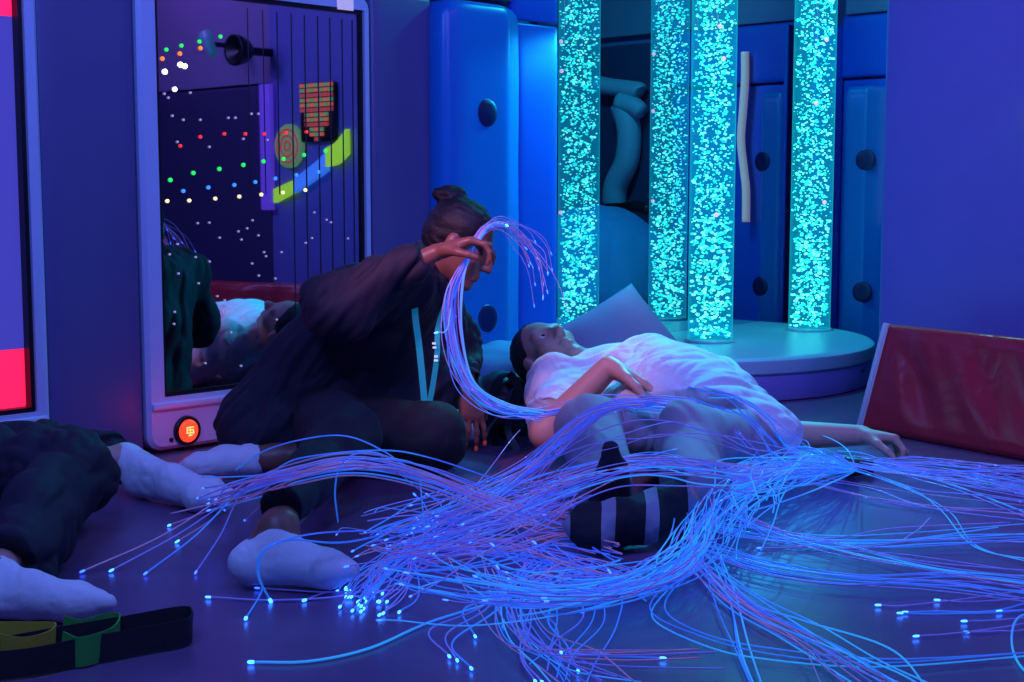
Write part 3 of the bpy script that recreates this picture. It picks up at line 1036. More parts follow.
M_nail = mat('coral_nail', (.9, .08, .03), .25, emis=(.9, .1, .03), es=.12)
M_eye = mat('eye_white', (.8, .8, .8), .2)
M_iris = mat('eye_iris', (.02, .01, .008), .15)
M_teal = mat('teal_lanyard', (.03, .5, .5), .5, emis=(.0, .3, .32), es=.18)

def striped_sock():
    m = mat('striped_sock', (.03, .028, .04), .85, bump=(70, .4, .003))
    nt = m.node_tree
    b = nt.nodes['Principled BSDF']
    tc = nt.nodes.new('ShaderNodeTexCoord')
    wv = nt.nodes.new('ShaderNodeTexWave')
    wv.wave_type = 'BANDS'; wv.bands_direction = 'X'
    wv.inputs['Scale'].default_value = 3.1
    wv.inputs['Distortion'].default_value = .9
    wv.inputs['Phase Offset'].default_value = .6
    cr = nt.nodes.new('ShaderNodeValToRGB')
    cr.color_ramp.interpolation = 'CONSTANT'
    cr.color_ramp.elements[0].color = (.012, .011, .018, 1)
    cr.color_ramp.elements[1].position = .78
    cr.color_ramp.elements[1].color = (.30, .28, .36, 1)
    nt.links.new(tc.outputs['Object'], wv.inputs['Vector'])
    nt.links.new(wv.outputs['Fac'], cr.inputs[0])
    nt.links.new(cr.outputs[0], b.inputs['Base Color'])
    return m
M_stripe = striped_sock()
M_darksock = mat('dark_sock', (.02, .018, .03), .85, bump=(70, .4, .003))

def foot_prims(ankle, heel, toe, up, r=1.0, k=.025):
    """foot from ankle; heel and toe points, up = instep direction"""
    ankle, heel, toe = (np.array(q, float) for q in (ankle, heel, toe))
    f = nrm(toe - heel); up = nrm(np.asarray(up, float) - f * np.dot(up, f)); s = np.cross(f, up)
    Lf = np.linalg.norm(toe - heel)
    ball = heel + f * Lf * .72
    mid = heel + f * Lf * .42 + up * .018 * r
    return [cone(ankle, heel + f * .02 + up * .01, .037 * r, .036 * r, k), cone(ankle, mid, .037 * r, .034 * r, k),
            cone(heel + f * .022, ball, .036 * r, .034 * r, k, (s, .9)),
            cone(mid, ball, .036 * r, .03 * r, k),
            cone(ball + s * .022 * r, ball - s * .022 * r, .027 * r, .025 * r, k),
            cone(ball + s * .016 * r, toe - f * .02 + s * .008, .026 * r, .019 * r, k),
            cone(ball - s * .02 * r, toe - f * .04 - s * .022, .024 * r, .017 * r, k)]

# ---------------- seated woman
A = np.array
wl = thing('person', 'seated person in dark jacket, hair in bun, teal lanyard, raising strands of light', 'person', (-.5, 4.1, 0))
pel = A((-.56, 4.14, .135)); waist = A((-.50, 4.13, .30)); chest = A((-.36, 4.12, .45)); neck0 = A((-.255, 4.09, .575))
shR = A((-.305, 3.985, .53)); elR = A((-.50, 3.84, .495)); wrR = A((-.205, 3.84, .635))
shL = A((-.235, 4.235, .50)); elL = A((-.15, 4.27, .30)); wrL = atd(467, 388, 4.12)
knA = A((-.42, 3.54, .185)); anA = A((-.475, 3.06, .085))
knB = A((-.245, 3.93, .11)); anB = A((-.66, 3.93, .055))
heelA = onz(240, 565, .045); toeA = onz(362, 570, .05)
anA = heelA + A((.075, .03, .07))
hc = atd(461, 243, 4.06)
hf = nrm((.86, -.22, -.47)); hu = nrm((.46, -.02, .89))
HS = .96
hp_, HW = head_prims(hc, hf, hu, HS)
body = list(hp_)
body += [cone(neck0, hc - hu * .05 - hf * .02, .052, .05, .03), cone(chest, neck0, .09, .05, .05),
         cone(waist, chest, .10, .115, .05), cone(pel, waist, .12, .10, .05),
         cone(shR, shL, .055, .055, .05),
         cone(shR, elR, .047, .038, .03), cone(elR, wrR, .038, .024, .02),
         cone(shL, elL, .045, .037, .03), cone(elL, wrL, .036, .024, .02),
         cone(pel + A((.03, -.09, 0)), knA, .08, .055, .04), cone(knA, anA, .052, .032, .03),
         cone(pel + A((.06, .0, -.01)), knB, .08, .055, .04), cone(knB, anB, .05, .034, .03)]
hdR = nrm((.93, -.05, .30)); hnR = nrm((.05, -.35, -.93))
handR = wrR + hdR * .012
body += hand_prims(handR, hdR, A((.12, -.1, -.98)), -1, [(.55, .8, .5), (.6, .85, .5), (.65, .9, .55), (.7, .9, .6)], .07, 1.0, .45)
hdL = nrm((.16, -.2, -.85)); hnL = nrm((-.5, -.8, .25))
lh = hand_prims(wrL, hdL, A((-.5, .8, .1)), 1, [(.15, .3, .2), (.2, .3, .2), (.25, .35, .25), (.3, .4, .3)], .12, .95, .3)
body += lh
heelB, toeB = A((-.70, 3.92, .045)), A((-.935, 3.88, .035))
body += foot_prims(anA, heelA, toeA, (0, .2, 1), .9) + foot_prims(anB, heelB, toeB, (0, .5, 1), .88)
soft('body', body, .005, M_skin_d, wl, None, 1)
eyes(HW, HS, wl, M_eye, M_iris)
# hair with bun
hf_, hu_ = hf, nrm(hu - hf * np.dot(hu, hf)); hs_ = np.cross(hf_, hu_)
E3 = lambda p, r, k=.02: ell(HW(*p), A(r) * HS, (hs_, hf_, hu_), k)
hair = [E3((0, -.022, .045), (.084, .102, .086)), E3((0, -.05, -.005), (.074, .075, .075)),
        E3((0, -.098, .112), (.036, .036, .028), .01), E3((.01, -.125, .095), (.024, .026, .022), .01), E3((-.01, -.078, .130), (.022, .024, .018), .01),
        cut(HW(0, .052, .07), hf_ * .95 - hu_ * .35, .2), cut(HW(0, -.035, -.035), -hu_ * .8 + hf_ * .75, .085)]
V, Fq = field_mesh(hair, .005)
V = relax(V, Fq, 2)
V = folds(V, Fq, .004, (hs_, hf_, hu_), (60, 14, 60), 2.0)
link_mesh('hair', V, Fq, M_hair, wl, loc=V.mean(0))
# coral nails on the lowered hand
for q_ in (3, 7, 11, 15):
    tip_, dr_ = lh[q_]['b'], nrm(lh[q_]['b'] - lh[q_]['a'])
    nb_ = nrm(A((.3, -1, .1)) - dr_ * np.dot(A((.3, -1, .1)), dr_))
    V, Fq = field_mesh([ell(tip_ + nb_ * .004 + dr_ * .003, A((.0062, .010, .004)), (np.cross(dr_, nb_), dr_, nb_), .01)], .0015)
    link_mesh('fingernail', V, Fq, M_nail, wl, loc=V.mean(0))
# jacket
jk = [cone(pel + A((-.02, .0, .02)), waist, .165, .15, .07), cone(waist, chest, .15, .16, .07), cone(chest, neck0 - A((.02, 0, .035)), .155, .085, .06),
      ell(pel + A((-.16, -.05, -.03)), (.14, .17, .105), None, .08), ell(pel + A((-.05, -.12, .0)), (.17, .08, .13), None, .08),
      cone(pel + A((-.2, -.06, .0)), chest + A((-.1, -.05, .0)), .09, .12, .07),
      cone(shR, shL, .088, .085, .06), cone(shR, elR, .088, .078, .04), cone(elR, wrR - A((.03, 0, .006)), .078, .05, .035),
      ell(elR + A((.05, .01, -.03)), (.09, .07, .085), None, .05),
      ell(atd(415, 375, 4.12), (.125, .12, .15), ((.75, 0, .66), (0, 1, 0), (-.66, 0, .75)), .06), ell(atd(405, 410, 4.1), (.13, .12, .10), None, .06),
      cone(shL, elL, .082, .066, .04), cone(elL, wrL + A((0, .01, .02)), .064, .046, .03),
      cone(neck0 - A((.045, .07, .02)), neck0 - A((.045, -.07, .02)), .045, .045, .03),
      cut(wrR - A((.035, 0, .006)), hdR, .07), cut(wrL + A((0, .015, .03)), hdL, .06),
      cut(A((0, 0, .02)), (0, 0, -1), 9)]
soft('jacket', jk, .007, M_jacket, wl, (.024, ((.6, 0, .78), (0, 1, 0), (-.78, 0, .6)), (4.5, 12, 21), 1.3), 1)
# jacket collar flap
soft('jacket_collar', [cone(neck0 + A((-.06, -.085, .0)), neck0 + A((.045, -.075, -.03)), .022, .02, .02, ((0, 1, 0), 1.7)),
                       cone(neck0 + A((.045, -.075, -.03)), neck0 + A((.06, -.05, -.12)), .024, .012, .02, ((0, 1, 0), 1.7)),
                       cone(neck0 + A((-.06, -.085, .0)), neck0 + A((-.09, .05, .02)), .022, .022, .02)], .005, M_jacket, wl)
# trousers
tr_ = [ell(pel + A((.02, -.02, -.01)), (.17, .16, .125), None, .06),
       cone(pel + A((.02, -.10, .0)), knA, .115, .088, .05), cone(knA, anA + A((0, .05, .03)), .085, .052, .04),
       cone(pel + A((.05, .0, -.01)), knB, .115, .098, .05), cone(knB, anB + A((.09, .01, .03)), .09, .06, .04),
       ell(knB, (.12, .11, .1), None, .04),
       cut(anA + A((.0, .035, .028)), anA - knA, .11), cut(anB + A((.06, 0, .02)), anB - knB, .1), cut(A((0, 0, .006)), (0, 0, -1), 9)]
soft('trousers', tr_, .007, M_legging, wl, (.012, ((1, 0, 0), (0, 1, 0), (0, 0, 1)), (9, 5, 9), 4.1), 1)
soft('sock', foot_prims(anA - A((.0, .02, .03)), heelA, toeA, (0, .2, 1), 1.06), .005, M_sock, wl, (.003, np.eye(3), (30, 20, 30), 1), 1)
soft('sock', foot_prims(anB + A((-.065, 0, .0)), heelB, toeB, (0, .5, 1), 1.0), .005, M_sock, wl, (.003, np.eye(3), (30, 20, 30), 2), 1)
# lanyard with small pale marks
lan = [A((-.275, 3.99, .60)), atd(415, 312, 3.93), atd(419, 345, 3.93), atd(423, 385, 3.93), atd(425, 412, 3.93)]
ln1 = ribbon('lanyard', catmull(lan, 20), .018, (1, .15, .1), .003, M_teal, wl)
lan2 = [atd(447, 300, 4.02), atd(438, 328, 3.95), atd(437, 355, 3.93), atd(432, 390, 3.93), atd(427, 413, 3.93)]
ln2 = ribbon('lanyard', catmull(lan2, 20), .015, (1, .3, .1), .003, M_teal, wl)
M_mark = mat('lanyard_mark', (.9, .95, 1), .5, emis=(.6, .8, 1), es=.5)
for px, py in ((434, 343), (434.5, 347), (436, 356), (436, 360)):
    c = atd(px, py, 3.922)
    bm_obj('woven_mark', bm_box(-.005, .005, -.001, .001, -.004, .0015), M_mark, ln2, Matrix.Translation(Vector(c)), smooth=False)
c = atd(426, 416, 3.93)
bm_obj('clip', bm_box(-.006, .006, -.003, .003, -.03, .006, .002), M_black, wl, Matrix.Translation(Vector(c)))
c = atd(427, 428, 3.92)

# ---------------- reclining man
mn = thing('person', 'person lying on their back in white polo, grey trousers and striped socks', 'person', (.4, 4.0, 0))
pel = A((.56, 3.90, .105)); bel = A((.50, 4.14, .165)); che = A((.42, 4.36, .19)); nk = A((.235, 4.50, .225))
hc = atd(548, 355, 4.56)
mu = nrm((-.62, .55, .42)); mf = nrm((.10, -.50, .86))
MS = 1.08
hp_, MW = head_prims(hc, mf, mu, MS)
shR = A((.15, 4.32, .20)); elR = A((.10, 4.07, .105)); wrR = A((.275, 4.03, .298))
shL = A((.66, 4.47, .17)); elL = A((.80, 4.22, .07)); wrL = A((1.045, 4.20, .072))
kR = A((.205, 3.70, .175)); aR = A((.235, 3.30, .075))
kL = A((.46, 3.60, .165)); aL = A((.40, 3.24, .085))
hipR = A((.47, 3.93, .105)); hipL = A((.65, 3.90, .105))
body = list(hp_)
body += [cone(nk, hc - mu * .06, .058, .055, .03), cone(che, nk, .10, .06, .05),
         cone(bel, che, .12, .12, .06), cone(pel, bel, .075, .11, .06), cone(shR, shL, .07, .07, .06),
         cone(shR, elR, .056, .048, .03), cone(elR, wrR, .050, .034, .02),
         cone(shL, elL, .054, .047, .03), cone(elL, wrL, .047, .031, .02),
         cone(hipR, kR, .08, .058, .04), cone(kR, aR, .055, .036, .03), cone(hipL, kL, .08, .058, .04), cone(kL, aL, .055, .036, .03)]
body += hand_prims(wrR + A((.008, 0, .004)), nrm((.80, -.22, -.46)), A((-.55, -.15, -.75)), -1, [(.12, .2, .15), (.1, .2, .15), (.1, .22, .15), (.12, .25, .2)], .06, 1.26, .15)
body += hand_prims(wrL, nrm((.93, -.3, -.06)), A((-.05, -.25, -.97)), -1, [(.8, .9, .5), (.85, 1.0, .5), (.9, 1.0, .5), (.9, 1.0, .5)], .06, 1.1, .5)
hR, tR = A((.235, 3.265, .05)), A((.225, 3.20, .235))
hL, tL = atd(652, 540, 3.14), atd(566, 541, 3.06)
hL[2] = .055; tL[2] = .06
body += [cone(aR, hR, .04, .036, .03), cone(hR, tR + A((0, 0, -.03)), .036, .012, .03)] + foot_prims(aL, hL, tL, (0, -.6, .8), .95)
soft('body', body, .005, M_skin_l, mn, None, 1)
eyes(MW, MS, mn, M_eye, M_iris)
ms_ = np.cross(mf, mu)
E3 = lambda p, r, k=.02: ell(MW(*p), A(r) * MS, (np.cross(mf, nrm(mu - mf * np.dot(mu, mf))), mf, nrm(mu - mf * np.dot(mu, mf))), k)
V, Fq = field_mesh([E3((0, -.02, .043), (.082, .102, .086)), E3((0, -.05, -.01), (.074, .07, .07)), cut(MW(0, .045, .07), mf * .95 - mu * .35, .2), cut(MW(0, -.035, -.03), -mu * .8 + mf * .7, .1)], .005)
V = folds(relax(V, Fq, 2), Fq, .004, np.eye(3), (50, 50, 50), 2.0)
link_mesh('hair', V, Fq, M_hair, mn, loc=V.mean(0))
polo = [cone(pel + A((-.01, .05, .035)), bel, .15, .155, .08), ell(pel + A((.03, .06, .01)), (.235, .17, .135), None, .06), ell(bel, (.245, .21, .165), None, .08), cone(che, nk - A((-.02, .02, .01)), .15, .085, .07),
        cone(bel, che, .16, .155, .08), cone(shR, shL, .10, .10, .08), cone(shR, shR + (elR - shR) * .75, .098, .085, .04),
        cone(shL, shL + (elL - shL) * .72, .095, .082, .04),
        ell(shL + (elL - shL) * .55 + A((.03, 0, -.02)), (.075, .075, .06), None, .04),
        cut(shR + (elR - shR) * .78, elR - shR, .13), cut(shL + (elL - shL) * .76, elL - shL, .13), cut(A((0, 0, .01)), (0, 0, -1), 9),
        cut(pel + A((-.02, .025, .03)), nrm(A((-.40, -.80, -.42))), .4)]
soft('polo_shirt', polo, .007, M_polo, mn, (.024, ((.8, .6, 0), (-.6, .8, 0), (0, 0, 1)), (5, 17, 11), 7.3), 1)
# collar: flat wings round the neck
cl0 = nk + A((.02, -.04, .075))
soft('collar', [cone(atd(568, 384, 4.30), atd(596, 367, 4.33), .026, .026, .02, ((0, -.45, .89), 2.4)),
                cone(atd(596, 367, 4.33), atd(640, 352, 4.36), .027, .018, .02, ((0, -.45, .89), 2.4)),
                cone(atd(566, 378, 4.42), atd(604, 358, 4.46), .024, .024, .02, ((0, -.5, .86), 2))], .004, M_collar, mn)
trs = [ell(pel, (.185, .12, .085), None, .03), cone(hipR, kR, .098, .088, .02), cone(kR, aR + A((0, .05, .01)), .094, .066, .03),
       cone(hipL, kL, .10, .09, .02), cone(kL, aL + A((.02, .045, .015)), .09, .078, .05), ell(aL + A((.05, .08, .0)), (.075, .07, .075), None, .04),
       cone(pel + A((-.14, .05, .0)), pel + A((.15, .05, .0)), .09, .09, .05),
       cut(aR + A((0, .04, 0)), aR - kR, .12), cut(aL + A((-.012, .02, .0)), nrm(A((-.8, -.5, -.15))), .13), cut(A((0, 0, .006)), (0, 0, -1), 9)]
soft('trousers', trs, .007, M_grey, mn, (.017, ((.9, .4, 0), (-.4, .9, 0), (0, 0, 1)), (13, 3.2, 9), 3.7), 1)
bm_obj('pocket', bm_box(-.03, .03, -.006, .006, -.0035, .0035, .002), M_black, mn, mat_from(nrm(A((.72, -.2, -.55))), nrm(A((.2, 1, 0))), nrm(A((.5, 0, .8))), atd(718, 436, 3.68)))
bm_obj('belt_pouch', bm_box(-.022, .022, -.02, .02, -.035, .03, .01), M_black, mn, Matrix.Translation(Vector(atd(752, 466, 3.80))) @ Matrix.Rotation(-.4, 4, 'Y'))
sk = soft('sock', [cone(aR + A((0, .02, .01)), hR, .052, .048, .03), cone(hR, tR + A((0, 0, -.02)), .049, .021, .03, ((0, 1, .2), 1.15)), cone(hR + A((-.012, -.01, .0)), hR + A((.0, -.02, .11)), .042, .034, .03)], .005, M_darksock, mn, (.003, np.eye(3), (30, 20, 30), 3), 1)
sk['label'] = 'dark sock on the upright foot'
sk = soft('sock', foot_prims(aL + A((-.02, -.01, 0)), hL, tL, (0, -.6, .8), 1.22), .005, M_stripe, mn, (.004, np.eye(3), (30, 20, 30), 4), 1)
sk['label'] = 'dark sock with pale grey stripes'

# ---------------- third person, legs reaching into view
tp = thing('person', 'person in black trousers and white socks with only the legs in view', 'person', (-1.35, 3.2, 0))
pel = A((-1.50, 3.30, .14)); che = A((-1.72, 2.85, .17)); nk = A((-1.80, 2.62, .2)); hc = A((-1.85, 2.46, .24))
hp_, TW = head_prims(hc, (0.1, .35, .9), (-.3, -.9, .35), 1.0)
k1 = A((-1.22, 3.62, .115)); a1 = onz(120, 482, .075); h1_ = a1 + A((.01, .03, -.03)); t1f = onz(232, 500, .04)
h1_ = onz(136, 480, .045)
a1 = h1_ + A((-.03, .02, .05))
k2 = A((-1.03, 3.25, .15)); h2_ = onz(-34, 600, .036); t2f = onz(119, 603, .035); a2 = h2_ + A((.03, .07, .03))
body = list(hp_) + [cone(nk, hc, .055, .055, .03), cone(che, nk, .12, .06, .05), cone(pel, che, .13, .14, .05), cone(che + A((-.17, .06, .02)), che + A((.17, -.08, .02)), .06, .06, .05),
        cone(che + A((-.17, .06, .02)), A((-1.98, 3.2, .06)), .05, .035, .03), cone(che + A((.17, -.08, .02)), A((-1.42, 2.95, .07)), .05, .035, .03),
        cone(pel + A((0, .08, 0)), k1, .085, .055, .04), cone(k1, a1, .055, .036, .03), cone(pel + A((.08, -.02, 0)), k2, .085, .055, .04), cone(k2, a2, .055, .036, .03)]
body += hand_prims(A((-1.98, 3.2, .05)), (.3, 1, -.05), (0, 0, -1), 1) + hand_prims(A((-1.42, 2.95, .06)), (.2, 1, -.1), (0, 0, -1), -1)
body += foot_prims(a1, h1_, t1f, (0, -.3, 1), .95) + foot_prims(a2, h2_, t2f, (0, .2, 1), .86)
soft('body', body, .006, M_skin_l, tp, None, 1)
soft('trousers', [ell(pel, (.17, .16, .125), None, .06), cone(pel + A((0, .08, 0)), k1, .115, .09, .06), cone(k1, a1 + A((-.03, .0, .01)), .085, .068, .05),
                  cone(pel + A((.08, -.02, 0)), k2, .12, .10, .06), cone(k2, a2 + A((0, .06, .02)), .10, .07, .06), cone(k2 + A((-.02, -.1, -.1)), a2 + A((.02, .1, .0)), .08, .06, .05),
                  cone(pel, pel + (che - pel) * .3, .14, .14, .05),
                  cut(a1 + A((-.015, 0, 0)), nrm(t1f - h1_), .13), cut(a2 + A((0, .035, .01)), a2 - k2, .12), cut(A((0, 0, .006)), (0, 0, -1), 9)],
     .008, M_trouser_b, tp, (.03, ((1, 0, 0), (0, 1, 0), (0, 0, 1)), (12, 8, 13), 2.2), 1)
soft('shirt', [cone(pel + (che - pel) * .2, che, .15, .155, .05), cone(che, nk, .14, .07, .05), cone(che + A((-.17, .06, .02)), che + A((.17, -.08, .02)), .085, .085, .05),
               cone(che + A((-.17, .06, .02)), A((-1.90, 3.02, .1)), .08, .07, .04), cone(che + A((.17, -.08, .02)), A((-1.47, 2.86, .1)), .08, .07, .04), cut(A((0, 0, .006)), (0, 0, -1), 9)], .01, M_jacket, tp)
soft('sock', foot_prims(a1, h1_, t1f, (0, -.3, 1), 1.12), .005, M_sock, tp, (.003, np.eye(3), (30, 20, 30), 6), 1)
soft('sock', foot_prims(a2, h2_, t2f, (0, .2, 1), 1.0), .005, M_sock, tp, (.003, np.eye(3), (30, 20, 30), 7), 1)
V, Fq = field_mesh([ell(TW(0, -.02, .045), A((.082, .1, .085)), None, .02), cut(TW(0, .05, .05), TW(0, 1, -.3) - TW(0, 0, 0), .2)], .008)
link_mesh('hair', V, Fq, M_hair, tp, loc=V.mean(0))

# ------------------------------------------------------------------ pillow, cushion, bag, strap
M_pillow = mat('pillow_cloth', (.27, .25, .39), .75, bump=(8, .35, .008, .5))
def pillow(name, label, c, e1, e2, a, b, t, m, seed, cat='cushion'):
    e1 = nrm(e1); e2 = nrm(e2 - e1 * np.dot(e1, e2)); e3 = np.cross(e1, e2)
    n = 26
    V = []
    for sgn in (1, -1):
        for i in range(n + 1):
            for j in range(n + 1):
                u, v = 2 * i / n - 1, 2 * j / n - 1
                h = ((1 - abs(u) ** 2.6) * (1 - abs(v) ** 2.6)) ** .5
                pinch = 1 - .07 * (1 - abs(u * v)) * (abs(u) ** 3 + abs(v) ** 3) * .7
                V.append(c + e1 * a * u * pinch + e2 * b * v * pinch + e3 * sgn * t * h)
    F = []
    N_ = (n + 1) ** 2
    for s_ in (0, 1):
        for i in range(n):
            for j in range(n):
                q = [s_ * N_ + i * (n + 1) + j, s_ * N_ + (i + 1) * (n + 1) + j, s_ * N_ + (i + 1) * (n + 1) + j + 1, s_ * N_ + i * (n + 1) + j + 1]
                F.append(q if s_ == 0 else q[::-1])
    V = np.array(V)
    bm = bmesh.new()
    vs = [bm.verts.new(v) for v in V]
    for f in F:
        bm.faces.new([vs[q] for q in f])
    bmesh.ops.remove_doubles(bm, verts=bm.verts[:], dist=.0008)
    return tag(bm_obj(name, bm, m), label, cat)
pA, pB, pD = atd(631, 284, 5.12), atd(697, 366, 4.98), atd(545, 336, 4.95)
pc = (pB + pD) / 2
pillow('pillow', 'plain lilac pillow propped up behind the reclining person', pc, pB - pA, pD - pA, np.linalg.norm(pB - pA) / 2 * 1.02, np.linalg.norm(pD - pA) / 2 * 1.02, .075, M_pillow, 1, 'pillow')
cc = atd(508, 392, 4.95); cc[2] = .135
M_cush = mat('teal_cushion', (.10, .34, .5), .6, bump=(6, .3, .008))
blob('floor_cushion', 'teal blue floor cushion behind the dark backpack', 'cushion', (cc[0], cc[1], .14), (.22, .2, .13), M_cush, 9)
# backpack
bp0 = atd(497, 420, 4.68); bp0[2] = 0
bag = thing('backpack', 'dark backpack with webbing straps lying between the two people', 'backpack', bp0)
M_bag = mat('bag_nylon', (.02, .018, .03), .55, bump=(18, .4, .008))
soft('bag_body', [ell(bp0 + A((.0, .0, .10)), (.17, .13, .10), None, .05), ell(bp0 + A((.02, -.06, .065)), (.13, .09, .065), None, .04), cut(bp0 + A((0, 0, .004)), (0, 0, -1), 1)], .008, M_bag, bag, (.02, np.eye(3), (9, 9, 9), 2))
soft('front_pocket', [ell(atd(455, 436, 4.45) * A((1, 1, 0)) + A((0, 0, .06)), (.075, .06, .06), None, .03), ell(atd(452, 430, 4.42) * A((1, 1, 0)) + A((.02, -.01, .04)), (.07, .05, .04), None, .03)], .006, mat('pocket_grey', (.3, .3, .38), .6, bump=(14, .4, .008)), bag, (.012, np.eye(3), (12, 12, 12), 3))
ribbon('strap', catmull([atd(497, 446, 4.42), atd(491, 415, 4.46), atd(496, 385, 4.52), atd(507, 374, 4.56), atd(517, 384, 4.54), atd(521, 405, 4.50)], 24), .026, (1, -.3, 0), .004, M_black, bag)
ribbon('strap', catmull([atd(470, 455, 4.36), atd(486, 432, 4.36), atd(503, 408, 4.42), atd(511, 390, 4.5)], 20), .03, (.6, .2, .7), .004, M_bag, bag)
ribbon('strap', catmull([atd(520, 455, 4.36), atd(508, 430, 4.40), atd(513, 405, 4.47), atd(523, 392, 4.52)], 20), .022, (1, 0, .2), .004, M_black, bag)
# coloured strap in the corner
M_web = mat('black_webbing', (.014, .013, .018), .7, bump=(80, .4, .003))
M_yel = mat('yellow_webbing', (.55, .42, .03), .7, bump=(80, .3, .003))
M_grn = mat('green_webbing', (.05, .42, .06), .7, bump=(80, .3, .003))
sb = onz(90, 650, 0)
stp = thing('webbing_strap', 'black webbing strap with yellow and green loops on the floor by the sock', 'strap', sb)
fz = lambda px, py, z: onz(px, py, z)
ribbon('black_band', catmull([fz(-30, 668, .026), fz(30, 662, .026), fz(80, 652, .026), fz(140, 641, .026), fz(186, 632, .026), fz(191, 622, .026), fz(180, 619, .026), fz(130, 628, .026), fz(95, 634, .026), fz(60, 640, .026), fz(-20, 655, .026)], 70), .046, (0, .25, 1), .003, M_web, stp)
ribbon('green_loop', catmull([fz(62, 646, .028), fz(80, 652, .028), fz(112, 642, .028), fz(119, 628, .030), fz(104, 628, .030), fz(82, 634, .028), fz(63, 630, .028)], 40), .05, (0, .2, 1), .0025, M_grn, stp)
ribbon('yellow_loop', catmull([fz(-20, 644, .03), fz(20, 652, .03), fz(48, 646, .03), fz(54, 637, .03), fz(30, 636, .03), fz(-20, 636, .03)], 36), .05, (0, .2, 1), .0025, M_yel, stp)
V, F = tube_np(catmull([fz(-30, 690, .02), fz(10, 672, .02), fz(40, 668, .015), fz(70, 676, .012), fz(60, 690, .012), fz(0, 700, .012)], 40), .014, 8)
# ------------------------------------------------------------------ fibre-optic strands
def fibre_mat(name, base, em, es, spark=0, mix=None):
    m = mat(name, base, .25, emis=em, es=es, spec=.6)
    nt = m.node_tree
    b = nt.nodes['Principled BSDF']
    if mix or spark:
        tc = nt.nodes.new('ShaderNodeTexCoord')
        n = nt.nodes.new('ShaderNodeTexNoise')
        n.inputs['Scale'].default_value = 2.2
        nt.links.new(tc.outputs['Object'], n.inputs['Vector'])
        cr = nt.nodes.new('ShaderNodeValToRGB')
        cr.color_ramp.elements[0].position = .38; cr.color_ramp.elements[1].position = .62
        cr.color_ramp.elements[0].color = (*em, 1); cr.color_ramp.elements[1].color = (*(mix or em), 1)
        nt.links.new(n.outputs['Fac'], cr.inputs[0])
        nt.links.new(cr.outputs[0], b.inputs['Emission Color'])
    if spark:
        v = nt.nodes.new('ShaderNodeTexVoronoi'); v.inputs['Scale'].default_value = 42
        nt.links.new(tc.outputs['Object'], v.inputs['Vector'])
        lt = nt.nodes.new('ShaderNodeMapRange')
        lt.inputs['From Min'].default_value = .16; lt.inputs['From Max'].default_value = .10
        lt.inputs['To Min'].default_value = es; lt.inputs['To Max'].default_value = es + spark
        nt.links.new(v.outputs['Distance'], lt.inputs['Value'])
        nt.links.new(lt.outputs['Result'], b.inputs['Emission Strength'])
    return m

FM = {'blue': fibre_mat('strand_blue', (.22, .3, .7), (.015, .09, 1), .48, mix=(.015, .2, 1)),
      'azure': fibre_mat('strand_azure', (.25, .42, .75), (.01, .17, 1), .62, mix=(.01, .36, .9)),
      'violet': fibre_mat('strand_violet', (.58, .48, .78), (.13, .07, .9), .2, mix=(.04, .08, 1)),
      'pink': fibre_mat('strand_pink', (.85, .52, .55), (.42, .1, .34), .15, mix=(.14, .08, .7)),
      'spark': fibre_mat('strand_sparkle', (.55, .48, .78), (.09, .06, .8), .18, 3.5, mix=(.03, .09, 1))}
M_tip = mat('strand_tip', (.5, .8, 1), .3, emis=(.02, .15, 1), es=9)
M_tip2 = mat('strand_tip_soft', (.5, .8, 1), .3, emis=(.015, .07, 1), es=5)
M_ferr = mat('black_ferrule', (.01, .01, .012), .45)
frn = random.Random(23)

def strand(parent, ctrl, m, r=.0018, tip=True, n=None, tipm=None, tr=1.0):
    n = n or max(18, 9 * len(ctrl))
    p = catmull(ctrl, n)
    p[:, 2] = np.maximum(p[:, 2], r + .0006)
    V, F = tube_np(p, r, 6)
    fm = [0] * len(F)
    if tip:
        d = nrm(p[-1] - p[-2])
        t = np.array([p[-1] - d * .004, p[-1] - d * .001, p[-1] + d * .005, p[-1] + d * .008])
        R_ = r * 1.0 * tr
        tv, tf = tube_np(t, np.array([r * 1.02, R_ * 1.3, R_ * 1.25, R_ * .5]), 8)
        tv[:, 2] += 0
        F = F + [[q + len(V) for q in f] for f in tf]
        fm += [1] * len(tf)
        V = np.vstack([V, tv])
    return V, F, fm, m, tipm or M_tip

